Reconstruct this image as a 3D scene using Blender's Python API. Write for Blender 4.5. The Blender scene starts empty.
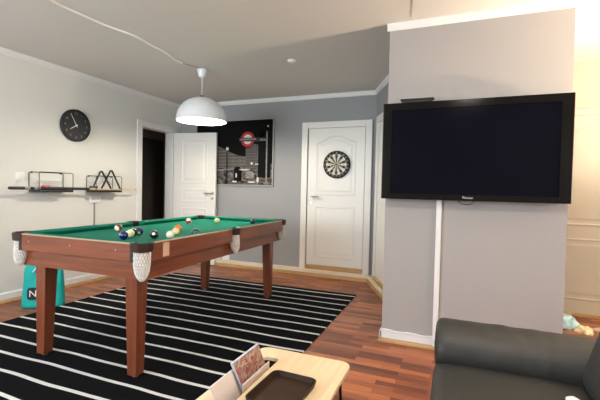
import bpy, bmesh, math, random
from mathutils import Vector, Matrix
random.seed(7)
PI = math.pi
SC = bpy.context.scene
COL = SC.collection
H = 2.4; XL = -3.968; YB = 4.838; YC = 2.961; CXL = -0.494; CXR = 0.677; YN = 4.40; XR = 3.0; YR = -1.6

# ------------------------------------------------------------------ camera
yaw, pit, rol, fpx, ch = 0.3835, 0.0268, 0.0226, 384.93, 1.143
fw = Vector((-math.sin(yaw)*math.cos(pit), math.cos(yaw)*math.cos(pit), -math.sin(pit)))
r0 = Vector((math.cos(yaw), math.sin(yaw), 0)); u0 = r0.cross(fw)
rt = r0*math.cos(rol)+u0*math.sin(rol); up = -r0*math.sin(rol)+u0*math.cos(rol)
cd = bpy.data.cameras.new('camera'); cam = bpy.data.objects.new('camera', cd); COL.objects.link(cam)
cam.matrix_world = Matrix(((rt.x, up.x, -fw.x, 0), (rt.y, up.y, -fw.y, 0), (rt.z, up.z, -fw.z, ch), (0, 0, 0, 1)))
cd.sensor_width = 36; cd.lens = fpx/600*36; cd.clip_start = 0.05; cd.clip_end = 60
SC.camera = cam

# ------------------------------------------------------------------ world, lights, exposure
W = bpy.data.worlds.new('world'); SC.world = W; W.use_nodes = True
W.node_tree.nodes['Background'].inputs[0].default_value = (0.75, 0.87, 1.0, 1)
W.node_tree.nodes['Background'].inputs[1].default_value = 1.2

def area(name, loc, rot, sx, sy, power, col):
    l = bpy.data.lights.new(name, 'AREA'); l.shape = 'RECTANGLE'; l.size = sx; l.size_y = sy; l.energy = power; l.color = col
    o = bpy.data.objects.new(name, l); COL.objects.link(o); o.location = loc; o.rotation_euler = rot
    return o
# daylight through the rear window and the right wall's window
area('rear_window_daylight', (-2.65, YR+0.04, 1.5), (PI/2, 0, 0), 2.1, 1.4, 118, (0.84, 0.93, 1.0))
area('side_window_daylight', (XR-0.04, 0.35, 1.5), (PI/2, 0, PI/2), 1.6, 1.3, 34, (0.95, 0.97, 1.0))
l = bpy.data.lights.new('pendant_bulb_light', 'POINT'); l.energy = 50; l.color = (1.0, 0.88, 0.72); l.shadow_soft_size = 0.06
o = bpy.data.objects.new('pendant_bulb_light', l); COL.objects.link(o); o.location = (-2.53, 3.42, 1.88)
l = bpy.data.lights.new('added_ceiling_lamp_light', 'AREA'); l.shape = 'DISK'; l.size = 0.24; l.energy = 20; l.color = (1.0, 0.94, 0.84)  # unseen lamp, added to light the sofa and coffee table from above
o = bpy.data.objects.new('added_ceiling_lamp_light', l); COL.objects.link(o); o.location = (0.1, 0.95, 2.305)
SC.view_settings.view_transform = 'Standard'; SC.view_settings.look = 'None'
SC.view_settings.exposure = 0.06; SC.view_settings.gamma = 1.0; SC.view_settings.use_curve_mapping = False
FLOOR_LAMP_STRENGTH = 1150.0

# ------------------------------------------------------------------ materials
def newmat(name):
    m = bpy.data.materials.new(name); m.use_nodes = True
    return m, m.node_tree.nodes, m.node_tree.links, m.node_tree.nodes['Principled BSDF']
def mat(name, col, rough=0.5, metal=0.0, spec=None, bump=0.0, bscale=200, var=0.0, vscale=6, emis=None, es=1.0, alpha=None, coat=0.0, trans=0.0):
    m, n, k, b = newmat(name)
    b.inputs['Base Color'].default_value = (*col, 1); b.inputs['Roughness'].default_value = rough
    b.inputs['Metallic'].default_value = metal
    if spec is not None: b.inputs['Specular IOR Level'].default_value = spec
    if coat: b.inputs['Coat Weight'].default_value = coat; b.inputs['Coat Roughness'].default_value = 0.08
    if trans: b.inputs['Transmission Weight'].default_value = trans
    if alpha is not None: b.inputs['Alpha'].default_value = alpha
    tc = n.new('ShaderNodeTexCoord')
    if var:
        nz = n.new('ShaderNodeTexNoise'); nz.inputs['Scale'].default_value = vscale; nz.inputs['Detail'].default_value = 4
        k.new(tc.outputs['Object'], nz.inputs['Vector'])
        cr = n.new('ShaderNodeValToRGB')
        cr.color_ramp.elements[0].position = 0.3; cr.color_ramp.elements[1].position = 0.7
        cr.color_ramp.elements[0].color = (*[c*(1-var) for c in col], 1); cr.color_ramp.elements[1].color = (*[min(1, c*(1+var)) for c in col], 1)
        k.new(nz.outputs['Fac'], cr.inputs[0]); k.new(cr.outputs[0], b.inputs['Base Color'])
    if bump:
        nz = n.new('ShaderNodeTexNoise'); nz.inputs['Scale'].default_value = bscale; nz.inputs['Detail'].default_value = 3
        k.new(tc.outputs['Object'], nz.inputs['Vector'])
        bp = n.new('ShaderNodeBump'); bp.inputs['Strength'].default_value = bump; bp.inputs['Distance'].default_value = 0.003
        k.new(nz.outputs['Fac'], bp.inputs['Height']); k.new(bp.outputs[0], b.inputs['Normal'])
    if emis: b.inputs['Emission Color'].default_value = (*emis, 1); b.inputs['Emission Strength'].default_value = es
    return m
def wood(name, c1, c2, axis='X', rough=0.4, scale=3.0, coat=0.0, stretch=14):
    m, n, k, b = newmat(name)
    tc = n.new('ShaderNodeTexCoord'); mp = n.new('ShaderNodeMapping')
    s = {'X': (1, stretch, stretch), 'Y': (stretch, 1, stretch), 'Z': (stretch, stretch, 1)}[axis]
    mp.inputs['Scale'].default_value = s
    nz = n.new('ShaderNodeTexNoise'); nz.inputs['Scale'].default_value = scale; nz.inputs['Detail'].default_value = 6; nz.inputs['Roughness'].default_value = 0.6
    nz.inputs['Distortion'].default_value = 0.4
    k.new(tc.outputs['Object'], mp.inputs[0]); k.new(mp.outputs[0], nz.inputs['Vector'])
    cr = n.new('ShaderNodeValToRGB'); cr.color_ramp.elements[0].position = 0.32; cr.color_ramp.elements[1].position = 0.68
    cr.color_ramp.elements[0].color = (*c1, 1); cr.color_ramp.elements[1].color = (*c2, 1)
    k.new(nz.outputs['Fac'], cr.inputs[0]); k.new(cr.outputs[0], b.inputs['Base Color'])
    b.inputs['Roughness'].default_value = rough
    if coat: b.inputs['Coat Weight'].default_value = coat; b.inputs['Coat Roughness'].default_value = 0.15
    return m
def mth(n, k, op, a, b_=None, c=None):
    x = n.new('ShaderNodeMath'); x.operation = op
    for i, v in enumerate((a, b_, c)):
        if v is None: continue
        if isinstance(v, (int, float)): x.inputs[i].default_value = v
        else: k.new(v, x.inputs[i])
    return x.outputs[0]

def parquet():
    m, n, k, b = newmat('parquet')
    tc = n.new('ShaderNodeTexCoord')
    br = n.new('ShaderNodeTexBrick'); br.offset = 0.37; br.offset_frequency = 2; br.squash = 1.0
    br.inputs['Scale'].default_value = 1.0; br.inputs['Brick Width'].default_value = 0.30; br.inputs['Row Height'].default_value = 0.054
    br.inputs['Mortar Size'].default_value = 0.0009; br.inputs['Mortar Smooth'].default_value = 0.2; br.inputs['Bias'].default_value = 0.0
    br.inputs['Color1'].default_value = (0, 0, 0, 1); br.inputs['Color2'].default_value = (1, 1, 1, 1); br.inputs['Mortar'].default_value = (0.1, 0.1, 0.1, 1)
    k.new(tc.outputs['Object'], br.inputs['Vector'])
    cr = n.new('ShaderNodeValToRGB'); e = cr.color_ramp.elements
    e[0].position = 0; e[0].color = (0.13, 0.034, 0.013, 1); e[1].position = 1; e[1].color = (0.46, 0.150, 0.052, 1)
    a = e.new(0.35); a.color = (0.23, 0.062, 0.024, 1); a = e.new(0.7); a.color = (0.34, 0.105, 0.040, 1)
    k.new(br.outputs['Color'], cr.inputs[0])
    mp = n.new('ShaderNodeMapping'); mp.inputs['Scale'].default_value = (2.2, 45, 1)
    nz = n.new('ShaderNodeTexNoise'); nz.inputs['Scale'].default_value = 2; nz.inputs['Detail'].default_value = 6
    k.new(tc.outputs['Object'], mp.inputs[0]); k.new(mp.outputs[0], nz.inputs['Vector'])
    g = n.new('ShaderNodeMapRange'); g.inputs['From Min'].default_value = 0.3; g.inputs['From Max'].default_value = 0.7; g.inputs['To Min'].default_value = 0.72; g.inputs['To Max'].default_value = 1.22
    k.new(nz.outputs['Fac'], g.inputs['Value'])
    mx = n.new('ShaderNodeMix'); mx.data_type = 'RGBA'; mx.blend_type = 'MULTIPLY'; mx.inputs[0].default_value = 1
    k.new(cr.outputs[0], mx.inputs[6]); k.new(g.outputs[0], mx.inputs[7]); k.new(mx.outputs[2], b.inputs['Base Color'])
    b.inputs['Roughness'].default_value = 0.33
    bp = n.new('ShaderNodeBump'); bp.inputs['Strength'].default_value = 0.25; bp.inputs['Distance'].default_value = 0.002; bp.invert = True
    k.new(br.outputs['Fac'], bp.inputs['Height']); k.new(bp.outputs[0], b.inputs['Normal'])
    return m
def rug_mat():
    m, n, k, b = newmat('striped_rug')
    tc = n.new('ShaderNodeTexCoord'); sp = n.new('ShaderNodeSeparateXYZ'); k.new(tc.outputs['Object'], sp.inputs[0])
    nz = n.new('ShaderNodeTexNoise'); nz.inputs['Scale'].default_value = 1.6; nz.inputs['Detail'].default_value = 1
    k.new(tc.outputs['Object'], nz.inputs['Vector'])
    w = mth(n, k, 'MULTIPLY', mth(n, k, 'SUBTRACT', nz.outputs['Fac'], 0.5), 0.05)
    y = mth(n, k, 'ADD', sp.outputs['Y'], w)
    fr = mth(n, k, 'FRACT', mth(n, k, 'DIVIDE', mth(n, k, 'ADD', y, 20*0.1698+0.0125), 0.1698))
    s = mth(n, k, 'LESS_THAN', fr, 0.025/0.1698)
    mx = n.new('ShaderNodeMix'); mx.data_type = 'RGBA'; k.new(s, mx.inputs[0])
    mx.inputs[6].default_value = (0.004, 0.0042, 0.0055, 1); mx.inputs[7].default_value = (0.74, 0.74, 0.72, 1)
    k.new(mx.outputs[2], b.inputs['Base Color']); b.inputs['Roughness'].default_value = 0.95; b.inputs['Specular IOR Level'].default_value = 0.1
    n2 = n.new('ShaderNodeTexNoise'); n2.inputs['Scale'].default_value = 500
    k.new(tc.outputs['Object'], n2.inputs['Vector'])
    bp = n.new('ShaderNodeBump'); bp.inputs['Strength'].default_value = 0.4; bp.inputs['Distance'].default_value = 0.003
    k.new(n2.outputs['Fac'], bp.inputs['Height']); k.new(bp.outputs[0], b.inputs['Normal'])
    return m
def ceiling_mat():
    m, n, k, b = newmat('ceiling_paint')
    tc = n.new('ShaderNodeTexCoord'); sp = n.new('ShaderNodeSeparateXYZ'); k.new(tc.outputs['Object'], sp.inputs[0])
    fr = mth(n, k, 'FRACT', mth(n, k, 'DIVIDE', mth(n, k, 'ADD', sp.outputs['Y'], 5.5), 0.6))
    s = mth(n, k, 'LESS_THAN', fr, 0.012)
    mx = n.new('ShaderNodeMix'); mx.data_type = 'RGBA'; k.new(s, mx.inputs[0])
    mx.inputs[6].default_value = (0.68, 0.66, 0.63, 1); mx.inputs[7].default_value = (0.62, 0.60, 0.57, 1)
    k.new(mx.outputs[2], b.inputs['Base Color']); b.inputs['Roughness'].default_value = 0.75
    nz = n.new('ShaderNodeTexNoise'); nz.inputs['Scale'].default_value = 60
    k.new(tc.outputs['Object'], nz.inputs['Vector'])
    bp = n.new('ShaderNodeBump'); bp.inputs['Strength'].default_value = 0.15; bp.inputs['Distance'].default_value = 0.002
    k.new(nz.outputs['Fac'], bp.inputs['Height']); k.new(bp.outputs[0], b.inputs['Normal'])
    return m
M = {}
M['parquet'] = parquet(); M['rug'] = rug_mat(); M['ceiling'] = ceiling_mat()
M['wall_white'] = mat('white_wallpaper', (0.72, 0.73, 0.70), 0.8, bump=0.2, bscale=120)
M['wall_blue'] = mat('blue_grey_paint', (0.315, 0.325, 0.338), 0.75, bump=0.15, bscale=120)
M['wall_lilac'] = mat('lilac_grey_paint', (0.375, 0.358, 0.348), 0.75, bump=0.2, bscale=120)
M['wall_cream'] = mat('cream_paint', (0.48, 0.435, 0.36), 0.75, bump=0.1, bscale=120)
M['hall'] = mat('hall_paint', (0.48, 0.46, 0.42), 0.8)
M['trim'] = mat('white_trim_paint', (0.80, 0.80, 0.79), 0.4)
M['trim_wood'] = wood('oak_strip', (0.42, 0.24, 0.09), (0.56, 0.35, 0.15), 'X', 0.4)
M['door'] = mat('white_door_lacquer', (0.80, 0.79, 0.75), 0.35)
M['door_cream'] = mat('cream_door_lacquer', (0.50, 0.46, 0.385), 0.4)
M['door_dark'] = mat('dark_door_stain', (0.10, 0.09, 0.08), 0.5)
M['chrome'] = mat('brushed_steel', (0.6, 0.58, 0.55), 0.3, 1.0)
M['brass'] = mat('brass', (0.72, 0.55, 0.3), 0.3, 1.0)
M['mahogany'] = wood('mahogany_laminate', (0.125, 0.029, 0.008), (0.235, 0.056, 0.015), 'X', 0.33, 2.2, 0.25, 18)
M['mahogany_y'] = wood('mahogany_laminate_long', (0.125, 0.029, 0.008), (0.235, 0.056, 0.015), 'Y', 0.33, 2.2, 0.25, 18)
M['mahogany_z'] = wood('mahogany_laminate_leg', (0.12, 0.028, 0.010), (0.21, 0.053, 0.018), 'Z', 0.33, 2.2, 0.25, 18)
M['baize'] = mat('green_baize', (0.004, 0.160, 0.105), 0.9, spec=0.15, bump=0.2, bscale=600, var=0.06, vscale=8)
M['pocket'] = mat('dark_brown_pocket_leather', (0.030, 0.012, 0.009), 0.35)
M['black_plastic'] = mat('black_plastic', (0.012, 0.012, 0.013), 0.4)
M['net'] = mat('white_pocket_net', (0.74, 0.72, 0.68), 0.7, var=0.2, vscale=60)
M['net_inner'] = mat('pale_net_lining', (0.42, 0.37, 0.34), 0.8, var=0.4, vscale=35)
M['edge'] = mat('pale_rail_edging', (0.42, 0.33, 0.20), 0.4)
M['label'] = mat('tan_label', (0.60, 0.42, 0.30), 0.5)
M['screw'] = mat('screw_cap', (0.40, 0.28, 0.22), 0.4)
M['steel'] = mat('dull_metal', (0.45, 0.43, 0.40), 0.4, 0.8)
M['bamboo'] = wood('pale_bamboo', (0.68, 0.51, 0.31), (0.78, 0.62, 0.41), 'Y', 0.45, 3.0, 0.0, 12)
M['bamboo_edge'] = wood('bamboo_edge', (0.62, 0.46, 0.18), (0.70, 0.54, 0.25), 'Y', 0.5)
M['tray'] = mat('dark_brown_tray', (0.028, 0.013, 0.007), 0.55, spec=0.2, var=0.15, vscale=14)
M['black_metal'] = mat('black_metal', (0.012, 0.012, 0.012), 0.35, 0.3)
M['leather'] = mat('black_leather', (0.024, 0.024, 0.022), 0.58, spec=0.55, bump=0.35, bscale=90)
M['tv'] = mat('gloss_black', (0.004, 0.0038, 0.0036), 0.12, spec=0.2)
M['tv_screen'] = mat('plasma_glass', (0.003, 0.0033, 0.008), 0.13, spec=0.08)
M['tv_edge'] = mat('tv_side_trim', (0.10, 0.095, 0.085), 0.3, 0.3)
M['inlay'] = mat('grey_inlay', (0.28, 0.28, 0.28), 0.4)
M['silver'] = mat('silver_print', (0.6, 0.6, 0.6), 0.4)
M['cable'] = mat('white_cable', (0.85, 0.85, 0.83), 0.5)
M['thin_wire'] = mat('grey_wire', (0.25, 0.23, 0.21), 0.5)
M['shade_out'] = mat('white_enamel', (0.80, 0.82, 0.84), 0.3, coat=0.3)
M['shade_in'] = mat('white_enamel_inner', (0.9, 0.88, 0.84), 0.5)
M['bulb'] = mat('lit_bulb', (1, 0.95, 0.85), 0.4, emis=(1, 0.88, 0.68), es=18)
M['teal'] = mat('teal_fabric', (0.015, 0.40, 0.36), 0.7, spec=0.25, var=0.12, vscale=9, bump=0.2, bscale=60)
M['white'] = mat('white', (0.85, 0.85, 0.84), 0.5)
M['black'] = mat('matt_black', (0.010, 0.010, 0.011), 0.6)
M['clock_face'] = mat('clock_face', (0.018, 0.019, 0.021), 0.5)
M['grey_num'] = mat('pale_grey_numerals', (0.30, 0.31, 0.32), 0.5)
M['red'] = mat('red_plastic', (0.62, 0.03, 0.025), 0.4)
M['grey_box'] = mat('grey_rubber', (0.10, 0.11, 0.12), 0.6)
M['maple'] = mat('maple', (0.62, 0.44, 0.24), 0.4)
M['cream_sector'] = mat('dartboard_cream', (0.60, 0.56, 0.44), 0.8)
M['black_sector'] = mat('dartboard_black', (0.012, 0.012, 0.012), 0.8)
M['frame'] = mat('pale_picture_frame', (0.36, 0.34, 0.32), 0.4)
M['pblue'] = mat('pale_blue_plastic', (0.48, 0.74, 0.84), 0.5, var=0.15, vscale=10)
M['pbeige'] = mat('pale_beige_cloth', (0.72, 0.58, 0.46), 0.8, var=0.08, vscale=10)
M['pcream'] = mat('cream_cloth', (0.80, 0.70, 0.45), 0.8, var=0.3, vscale=30)

# ------------------------------------------------------------------ mesh helpers
def link(name, me, m, parent=None, smooth=False):
    if isinstance(m, str): m = M[m]
    o = bpy.data.objects.new(name, me); COL.objects.link(o)
    if m: me.materials.append(m)
    if smooth:
        for p in me.polygons: p.use_smooth = True
    if parent: o.parent = parent
    return o
def obj(name, bm, m, parent=None, smooth=False, bevel=0, seg=2, auto=False):
    bmesh.ops.recalc_face_normals(bm, faces=bm.faces)
    me = bpy.data.meshes.new(name); bm.to_mesh(me); bm.free()
    o = link(name, me, m, parent, smooth)
    if bevel:
        md = o.modifiers.new('b', 'BEVEL'); md.width = bevel; md.segments = seg; md.limit_method = 'ANGLE'; md.angle_limit = math.radians(40)
    if auto:
        for p in me.polygons: p.use_smooth = True
        md = o.modifiers.new('w', 'WEIGHTED_NORMAL') if False else None
        me.set_sharp_from_angle(angle=math.radians(35))
    return o
def tag(o, label, cat=None, group=None, kind=None):
    if label: o['label'] = label
    if cat: o['category'] = cat
    if group: o['group'] = group
    if kind: o['kind'] = kind
    return o
def thing(name, label, cat, loc=(0, 0, 0), rz=0, group=None):
    o = bpy.data.objects.new(name, None); COL.objects.link(o); o.empty_display_size = 0.1
    o.location = loc; o.rotation_euler = (0, 0, rz)
    return tag(o, label, cat, group)
def struct(name, bm, m, parent=None, **kw):
    o = obj(name, bm, m, parent, **kw)
    if parent is None: o['kind'] = 'structure'
    return o
def bx(x0, x1, y0, y1, z0, z1, bm=None):
    bm = bm or bmesh.new()
    v = [bm.verts.new(p) for p in ((x0, y0, z0), (x1, y0, z0), (x1, y1, z0), (x0, y1, z0), (x0, y0, z1), (x1, y0, z1), (x1, y1, z1), (x0, y1, z1))]
    for f in ((0, 1, 2, 3), (4, 5, 6, 7), (0, 1, 5, 4), (1, 2, 6, 5), (2, 3, 7, 6), (3, 0, 4, 7)): bm.faces.new([v[i] for i in f])
    return bm
def taper(x0, x1, y0, y1, z0, s0, z1, s1, bm=None):   # box that tapers around its axis
    bm = bm or bmesh.new(); cx, cy = (x0+x1)/2, (y0+y1)/2; hx, hy = (x1-x0)/2, (y1-y0)/2
    v = [bm.verts.new((cx+a*hx*s, cy+b*hy*s, z)) for z, s in ((z0, s0), (z1, s1)) for a, b in ((-1, -1), (1, -1), (1, 1), (-1, 1))]
    for f in ((0, 1, 2, 3), (4, 5, 6, 7), (0, 1, 5, 4), (1, 2, 6, 5), (2, 3, 7, 6), (3, 0, 4, 7)): bm.faces.new([v[i] for i in f])
    return bm
def prism(poly, f, t0, t1, bm=None):    # f(u,v,t) -> point
    bm = bm or bmesh.new()
    a = [bm.verts.new(f(u, v, t0)) for u, v in poly]; b = [bm.verts.new(f(u, v, t1)) for u, v in poly]
    n = len(poly)
    fa = bm.faces.new(a); fb = bm.faces.new(b[::-1])
    for i in range(n): bm.faces.new((a[i], a[(i+1) % n], b[(i+1) % n], b[i]))
    bmesh.ops.triangulate(bm, faces=[fa, fb])
    return bm
XY = lambda u, v, t: (u, v, t)
XZ = lambda u, v, t: (u, t, v)
YZ = lambda u, v, t: (t, u, v)
def lathe(prof, bm=None, n=32, c=(0, 0, 0), ax='Z', closed=False):
    bm = bm or bmesh.new(); rings = []
    for r, h in prof:
        if r < 1e-6:
            p = {'Z': (c[0], c[1], c[2]+h), 'X': (c[0]+h, c[1], c[2]), 'Y': (c[0], c[1]+h, c[2])}[ax]
            rings.append([bm.verts.new(p)]); continue
        ring = []
        for i in range(n):
            a = 2*PI*i/n; u, v = r*math.cos(a), r*math.sin(a)
            ring.append(bm.verts.new({'Z': (c[0]+u, c[1]+v, c[2]+h), 'X': (c[0]+h, c[1]+u, c[2]+v), 'Y': (c[0]+u, c[1]+h, c[2]+v)}[ax]))
        rings.append(ring)
    prs = list(zip(rings, rings[1:]))
    if closed: prs.append((rings[-1], rings[0]))
    for A, B in prs:
        for i in range(n):
            j = (i+1) % n
            if len(A) == 1 and len(B) == 1: continue
            if len(A) == 1: bm.faces.new((A[0], B[i], B[j]))
            elif len(B) == 1: bm.faces.new((A[i], A[j], B[0]))
            else: bm.faces.new((A[i], A[j], B[j], B[i]))
    return bm
def tube(pts, r, bm=None, n=8, closed=False, caps=True):
    bm = bm or bmesh.new(); pts = [Vector(p) for p in pts]; N = len(pts); rings = []
    prev = None
    for i, p in enumerate(pts):
        if closed: d = (pts[(i+1) % N]-pts[i-1])
        else: d = (pts[min(i+1, N-1)]-pts[max(i-1, 0)])
        d.normalize()
        if prev is None:
            a = Vector((0, 0, 1)) if abs(d.z) < 0.9 else Vector((1, 0, 0)); s = d.cross(a).normalized()
        else:
            s = (prev-d*prev.dot(d)).normalized()
        prev = s; t = d.cross(s)
        rr = r[i] if isinstance(r, (list, tuple)) else r
        rings.append([bm.verts.new(p+(s*math.cos(2*PI*j/n)+t*math.sin(2*PI*j/n))*rr) for j in range(n)])
    prs = list(zip(rings, rings[1:]))
    if closed: prs.append((rings[-1], rings[0]))
    for A, B in prs:
        for j in range(n): bm.faces.new((A[j], A[(j+1) % n], B[(j+1) % n], B[j]))
    if caps and not closed: bm.faces.new(rings[0][::-1]); bm.faces.new(rings[-1])
    return bm
def rrect(x0, x1, y0, y1, r, k=6):
    out = []
    for cx, cy, a0 in ((x1-r, y0+r, -PI/2), (x1-r, y1-r, 0), (x0+r, y1-r, PI/2), (x0+r, y0+r, PI)):
        for i in range(k+1):
            a = a0+PI/2*i/k; out.append((cx+r*math.cos(a), cy+r*math.sin(a)))
    return out
def soft(x0, x1, y0, y1, z0, z1, r, bm=None, crown=0.0, wr=0.0, n=10, seed=0):
    """a stuffed box: a rounded cuboid with a crowned face and gentle wrinkles"""
    from mathutils import noise
    bm2 = bmesh.new()
    bmesh.ops.create_cube(bm2, size=2)
    bmesh.ops.subdivide_edges(bm2, edges=bm2.edges[:], cuts=n*2, use_grid_fill=True)
    hx, hy, hz = (x1-x0)/2, (y1-y0)/2, (z1-z0)/2; c = Vector(((x0+x1)/2, (y0+y1)/2, (z0+z1)/2))
    for v in bm2.verts:
        p = Vector((v.co.x, v.co.y, v.co.z))
        q = Vector()
        for i, hh in enumerate((hx, hy, hz)):   # pack grid lines towards the borders
            s = math.copysign(abs(p[i])**0.8, p[i]); q[i] = s*hh
        core = Vector([max(-hh+r, min(hh-r, q[i])) for i, hh in enumerate((hx, hy, hz))])
        d = q-core
        if d.length > 1e-9: q = core+d.normalized()*r
        f = (1-min(1, abs(p.x))**2)*(1-min(1, abs(p.y))**2)
        q.z += crown*f*(1 if p.z > 0 else -0.2)*abs(p.z)
        g = (1-min(1, abs(p.x))**2)*(1-min(1, abs(p.z))**2); q.y += math.copysign(crown*0.5*g*abs(p.y), p.y)
        if wr:
            nn = noise.noise(Vector((q.x*11+seed, q.y*5, q.z*5)))*wr+noise.noise(Vector((q.x*26, q.y*9+seed, q.z*9)))*wr*0.5
            if d.length > 1e-9: q += d.normalized()*nn
        v.co = c+q
    return bm2
def text_mesh(name, s, size, mw, m, parent=None, depth=0.0005, align='CENTER'):
    cu = bpy.data.curves.new(name, 'FONT'); cu.body = s; cu.size = size; cu.extrude = depth; cu.align_x = align; cu.align_y = 'CENTER'; cu.resolution_u = 3
    t = bpy.data.objects.new('t', cu); COL.objects.link(t)
    dg = bpy.context.evaluated_depsgraph_get(); dg.update()
    me = bpy.data.meshes.new_from_object(t.evaluated_get(dg)); bpy.data.objects.remove(t)
    me.materials.clear(); me.transform(mw); me.name = name
    return link(name, me, m, parent)
# orientation for text on a surface: facing -Y, facing +X
F_NY = Matrix(((1, 0, 0, 0), (0, 0, -1, 0), (0, 1, 0, 0), (0, 0, 0, 1)))
F_PX = Matrix(((0, 0, 1, 0), (1, 0, 0, 0), (0, 1, 0, 0), (0, 0, 0, 1)))
F_PXs = F_PX
T = Matrix.Translation

# ------------------------------------------------------------------ the room
DY0, DY1, DZ = 4.035, 4.665, 1.96      # doorway in the left wall
struct('floor', bx(-5.2, XR+0.1, YR-0.1, 6.3, -0.05, 0), 'parquet')
struct('ceiling', bx(-5.2, XR+0.1, YR-0.1, 6.3, H, H+0.08), 'ceiling')
bm = bx(XL-0.12, XL, YR-0.1, DY0, 0, H); bx(XL-0.12, XL, DY1, 6.2, 0, H, bm); bx(XL-0.12, XL, DY0, DY1, DZ, H, bm)
struct('wall_left', bm, 'wall_white')
struct('wall_back', bx(XL, -0.947, YB, 4.95, 0, H), 'wall_blue')
struct('wall_column', bx(CXL, CXR, YC, 3.8, 0, H), 'wall_lilac')
struct('wall_angled', prism([(-0.947, YB), (CXL, 3.8), (CXL+0.2, 3.8), (CXR, 3.8), (CXR, 4.95), (-0.947, 4.95)], XY, 0, H), 'wall_blue')
struct('wall_nook', bx(CXR, XR+0.1, YN, 4.95, 0, H), 'wall_cream')
# right wall and rear wall, each with a window opening
def wall_with_hole(f, u0, u1, a0, a1, z0, z1, t0, t1):
    bm = prism([(u0, 0), (a0, 0), (a0, H), (u0, H)], f, t0, t1); prism([(a1, 0), (u1, 0), (u1, H), (a1, H)], f, t0, t1, bm)
    prism([(a0, 0), (a1, 0), (a1, z0), (a0, z0)], f, t0, t1, bm); prism([(a0, z1), (a1, z1), (a1, H), (a0, H)], f, t0, t1, bm)
    return bm
struct('wall_right', wall_with_hole(YZ, YR-0.1, 4.95, -0.45, 1.15, 0.85, 2.15, XR, XR+0.1), 'wall_white')
struct('wall_rear', wall_with_hole(XZ, XL-0.1, XR, -3.7, -1.6, 0.8, 2.2, YR-0.1, YR), 'wall_white')
for k_, (f, u0, u1, z0, z1, t0, t1) in enumerate(((YZ, -0.45, 1.15, 0.85, 2.15, XR+0.03, XR+0.07), (XZ, -3.7, -1.6, 0.8, 2.2, YR-0.07, YR-0.03))):
    bm = bmesh.new(); nb = 2 if k_ == 0 else 3
    for i in range(nb+1):
        c = u0+(u1-u0)*i/nb; c = min(max(c, u0+0.03), u1-0.03)
        prism([(c-0.03, z0), (c+0.03, z0), (c+0.03, z1), (c-0.03, z1)], f, t0, t1, bm)
    prism([(u0, z0), (u1, z0), (u1, z0+0.05), (u0, z0+0.05)], f, t0, t1, bm); prism([(u0, z1-0.05), (u1, z1-0.05), (u1, z1), (u0, z1)], f, t0, t1, bm)
    struct('window_%d' % (k_+1), bm, 'trim')
# dark hall behind the doorway
HX = -5.05
bm = bx(HX-0.1, HX, 3.0, 6.3, 0, H); bx(HX, XL-0.12, 6.2, 6.3, 0, H, bm); bx(HX, XL-0.12, 2.95, 3.05, 0, H, bm)
struct('wall_hall', bm, 'hall')
# dark cupboard door inside the hall
bm = bx(HX+0.002, HX+0.035, 5.14, 5.66, 0.01, 1.985)
d = struct('door_1', bm, 'door_dark')
bmm = bx(HX+0.035, HX+0.045, 5.2, 5.6, 0.2, 1.85)
obj('panel', bmm, 'door_dark', d, bevel=0.008)

# trims -----------------------------------------------------------------
def cornice_profile(s=1.0):
    return [(0, 0), (0.034*s, 0), (0.034*s, -0.016*s), (0.026*s, -0.022*s), (0.022*s, -0.040*s), (0.012*s, -0.044*s), (0.012*s, -0.052*s), (0, -0.052*s)]
def run(a, b, nrm, prof, z, bm=None, m0=0, m1=0):
    """extrude a profile (out, up) from a to b on the wall whose inward normal is nrm; m0/m1 mitre"""
    bm = bm or bmesh.new(); a = Vector((*a, 0)); b = Vector((*b, 0)); n = Vector((*nrm, 0)).normalized(); d = (b-a).normalized()
    A = [bm.verts.new(a+n*u+d*u*m0+Vector((0, 0, z+v))) for u, v in prof]; B = [bm.verts.new(b+n*u-d*u*m1+Vector((0, 0, z+v))) for u, v in prof]
    N = len(prof); fa = bm.faces.new(A); fb = bm.faces.new(B[::-1])
    for i in range(N): bm.faces.new((A[i], A[(i+1) % N], B[(i+1) % N], B[i]))
    bmesh.ops.triangulate(bm, faces=[fa, fb])
    return bm
cp = cornice_profile()
AD = Vector((CXL+0.947, 3.8-YB, 0)).normalized(); AN = Vector((-AD.y, AD.x)) ; AN = Vector((AD.y, -AD.x))
# the inward normal of the angled wall points to -x
if AN.x > 0: AN = -AN
struct('trim_1', run((XL, YR), (XL, YB), (1, 0), cp, H, m1=1), 'trim')
struct('trim_2', run((XL, YB), (-0.947, YB), (0, -1), cp, H, m0=1), 'trim')
struct('trim_3', run((-0.947, YB), (CXL, 3.8), (AN.x, AN.y), cp, H), 'trim')
struct('trim_4', run((CXL-0.02, YC), (CXR+0.02, YC), (0, -1), [(u*0.45, v*1.0) for u, v in cp], H), 'trim')
bb = [(0, 0.03), (0.016, 0.03), (0.016, 0.085), (0.010, 0.095), (0, 0.095)]
qr = [(0, 0), (0.028, 0), (0.026, 0.014), (0.019, 0.026), (0, 0.030)]
def baseboard(name, runs, prof=bb, m='trim', qm='trim_wood'):
    bm = bmesh.new(); bq = bmesh.new()
    for a, b, n in runs: run(a, b, n, prof, 0, bm); run(a, b, n, qr, 0, bq)
    o = struct(name, bm, m); obj('quarter_round', bq, qm, o)
    return o
baseboard('baseboard_left', [((XL, YR), (XL, DY0-0.09), (1, 0))])
bbk = [(0, 0.045), (0.055, 0.045), (0.055, 0.082), (0.05, 0.09), (0, 0.09)]
M['base_cream'] = mat('cream_baseboard', (0.74, 0.66, 0.52), 0.45)
qr0 = qr
qr = [(0, 0), (0.062, 0), (0.060, 0.030), (0.056, 0.045), (0, 0.045)]
baseboard('baseboard_back', [((XL, YB), (-0.947, YB), (0, -1)), ((-0.965, YB), (CXL, 3.8), (AN.x, AN.y))], bbk, 'base_cream')
qr = qr0
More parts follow.
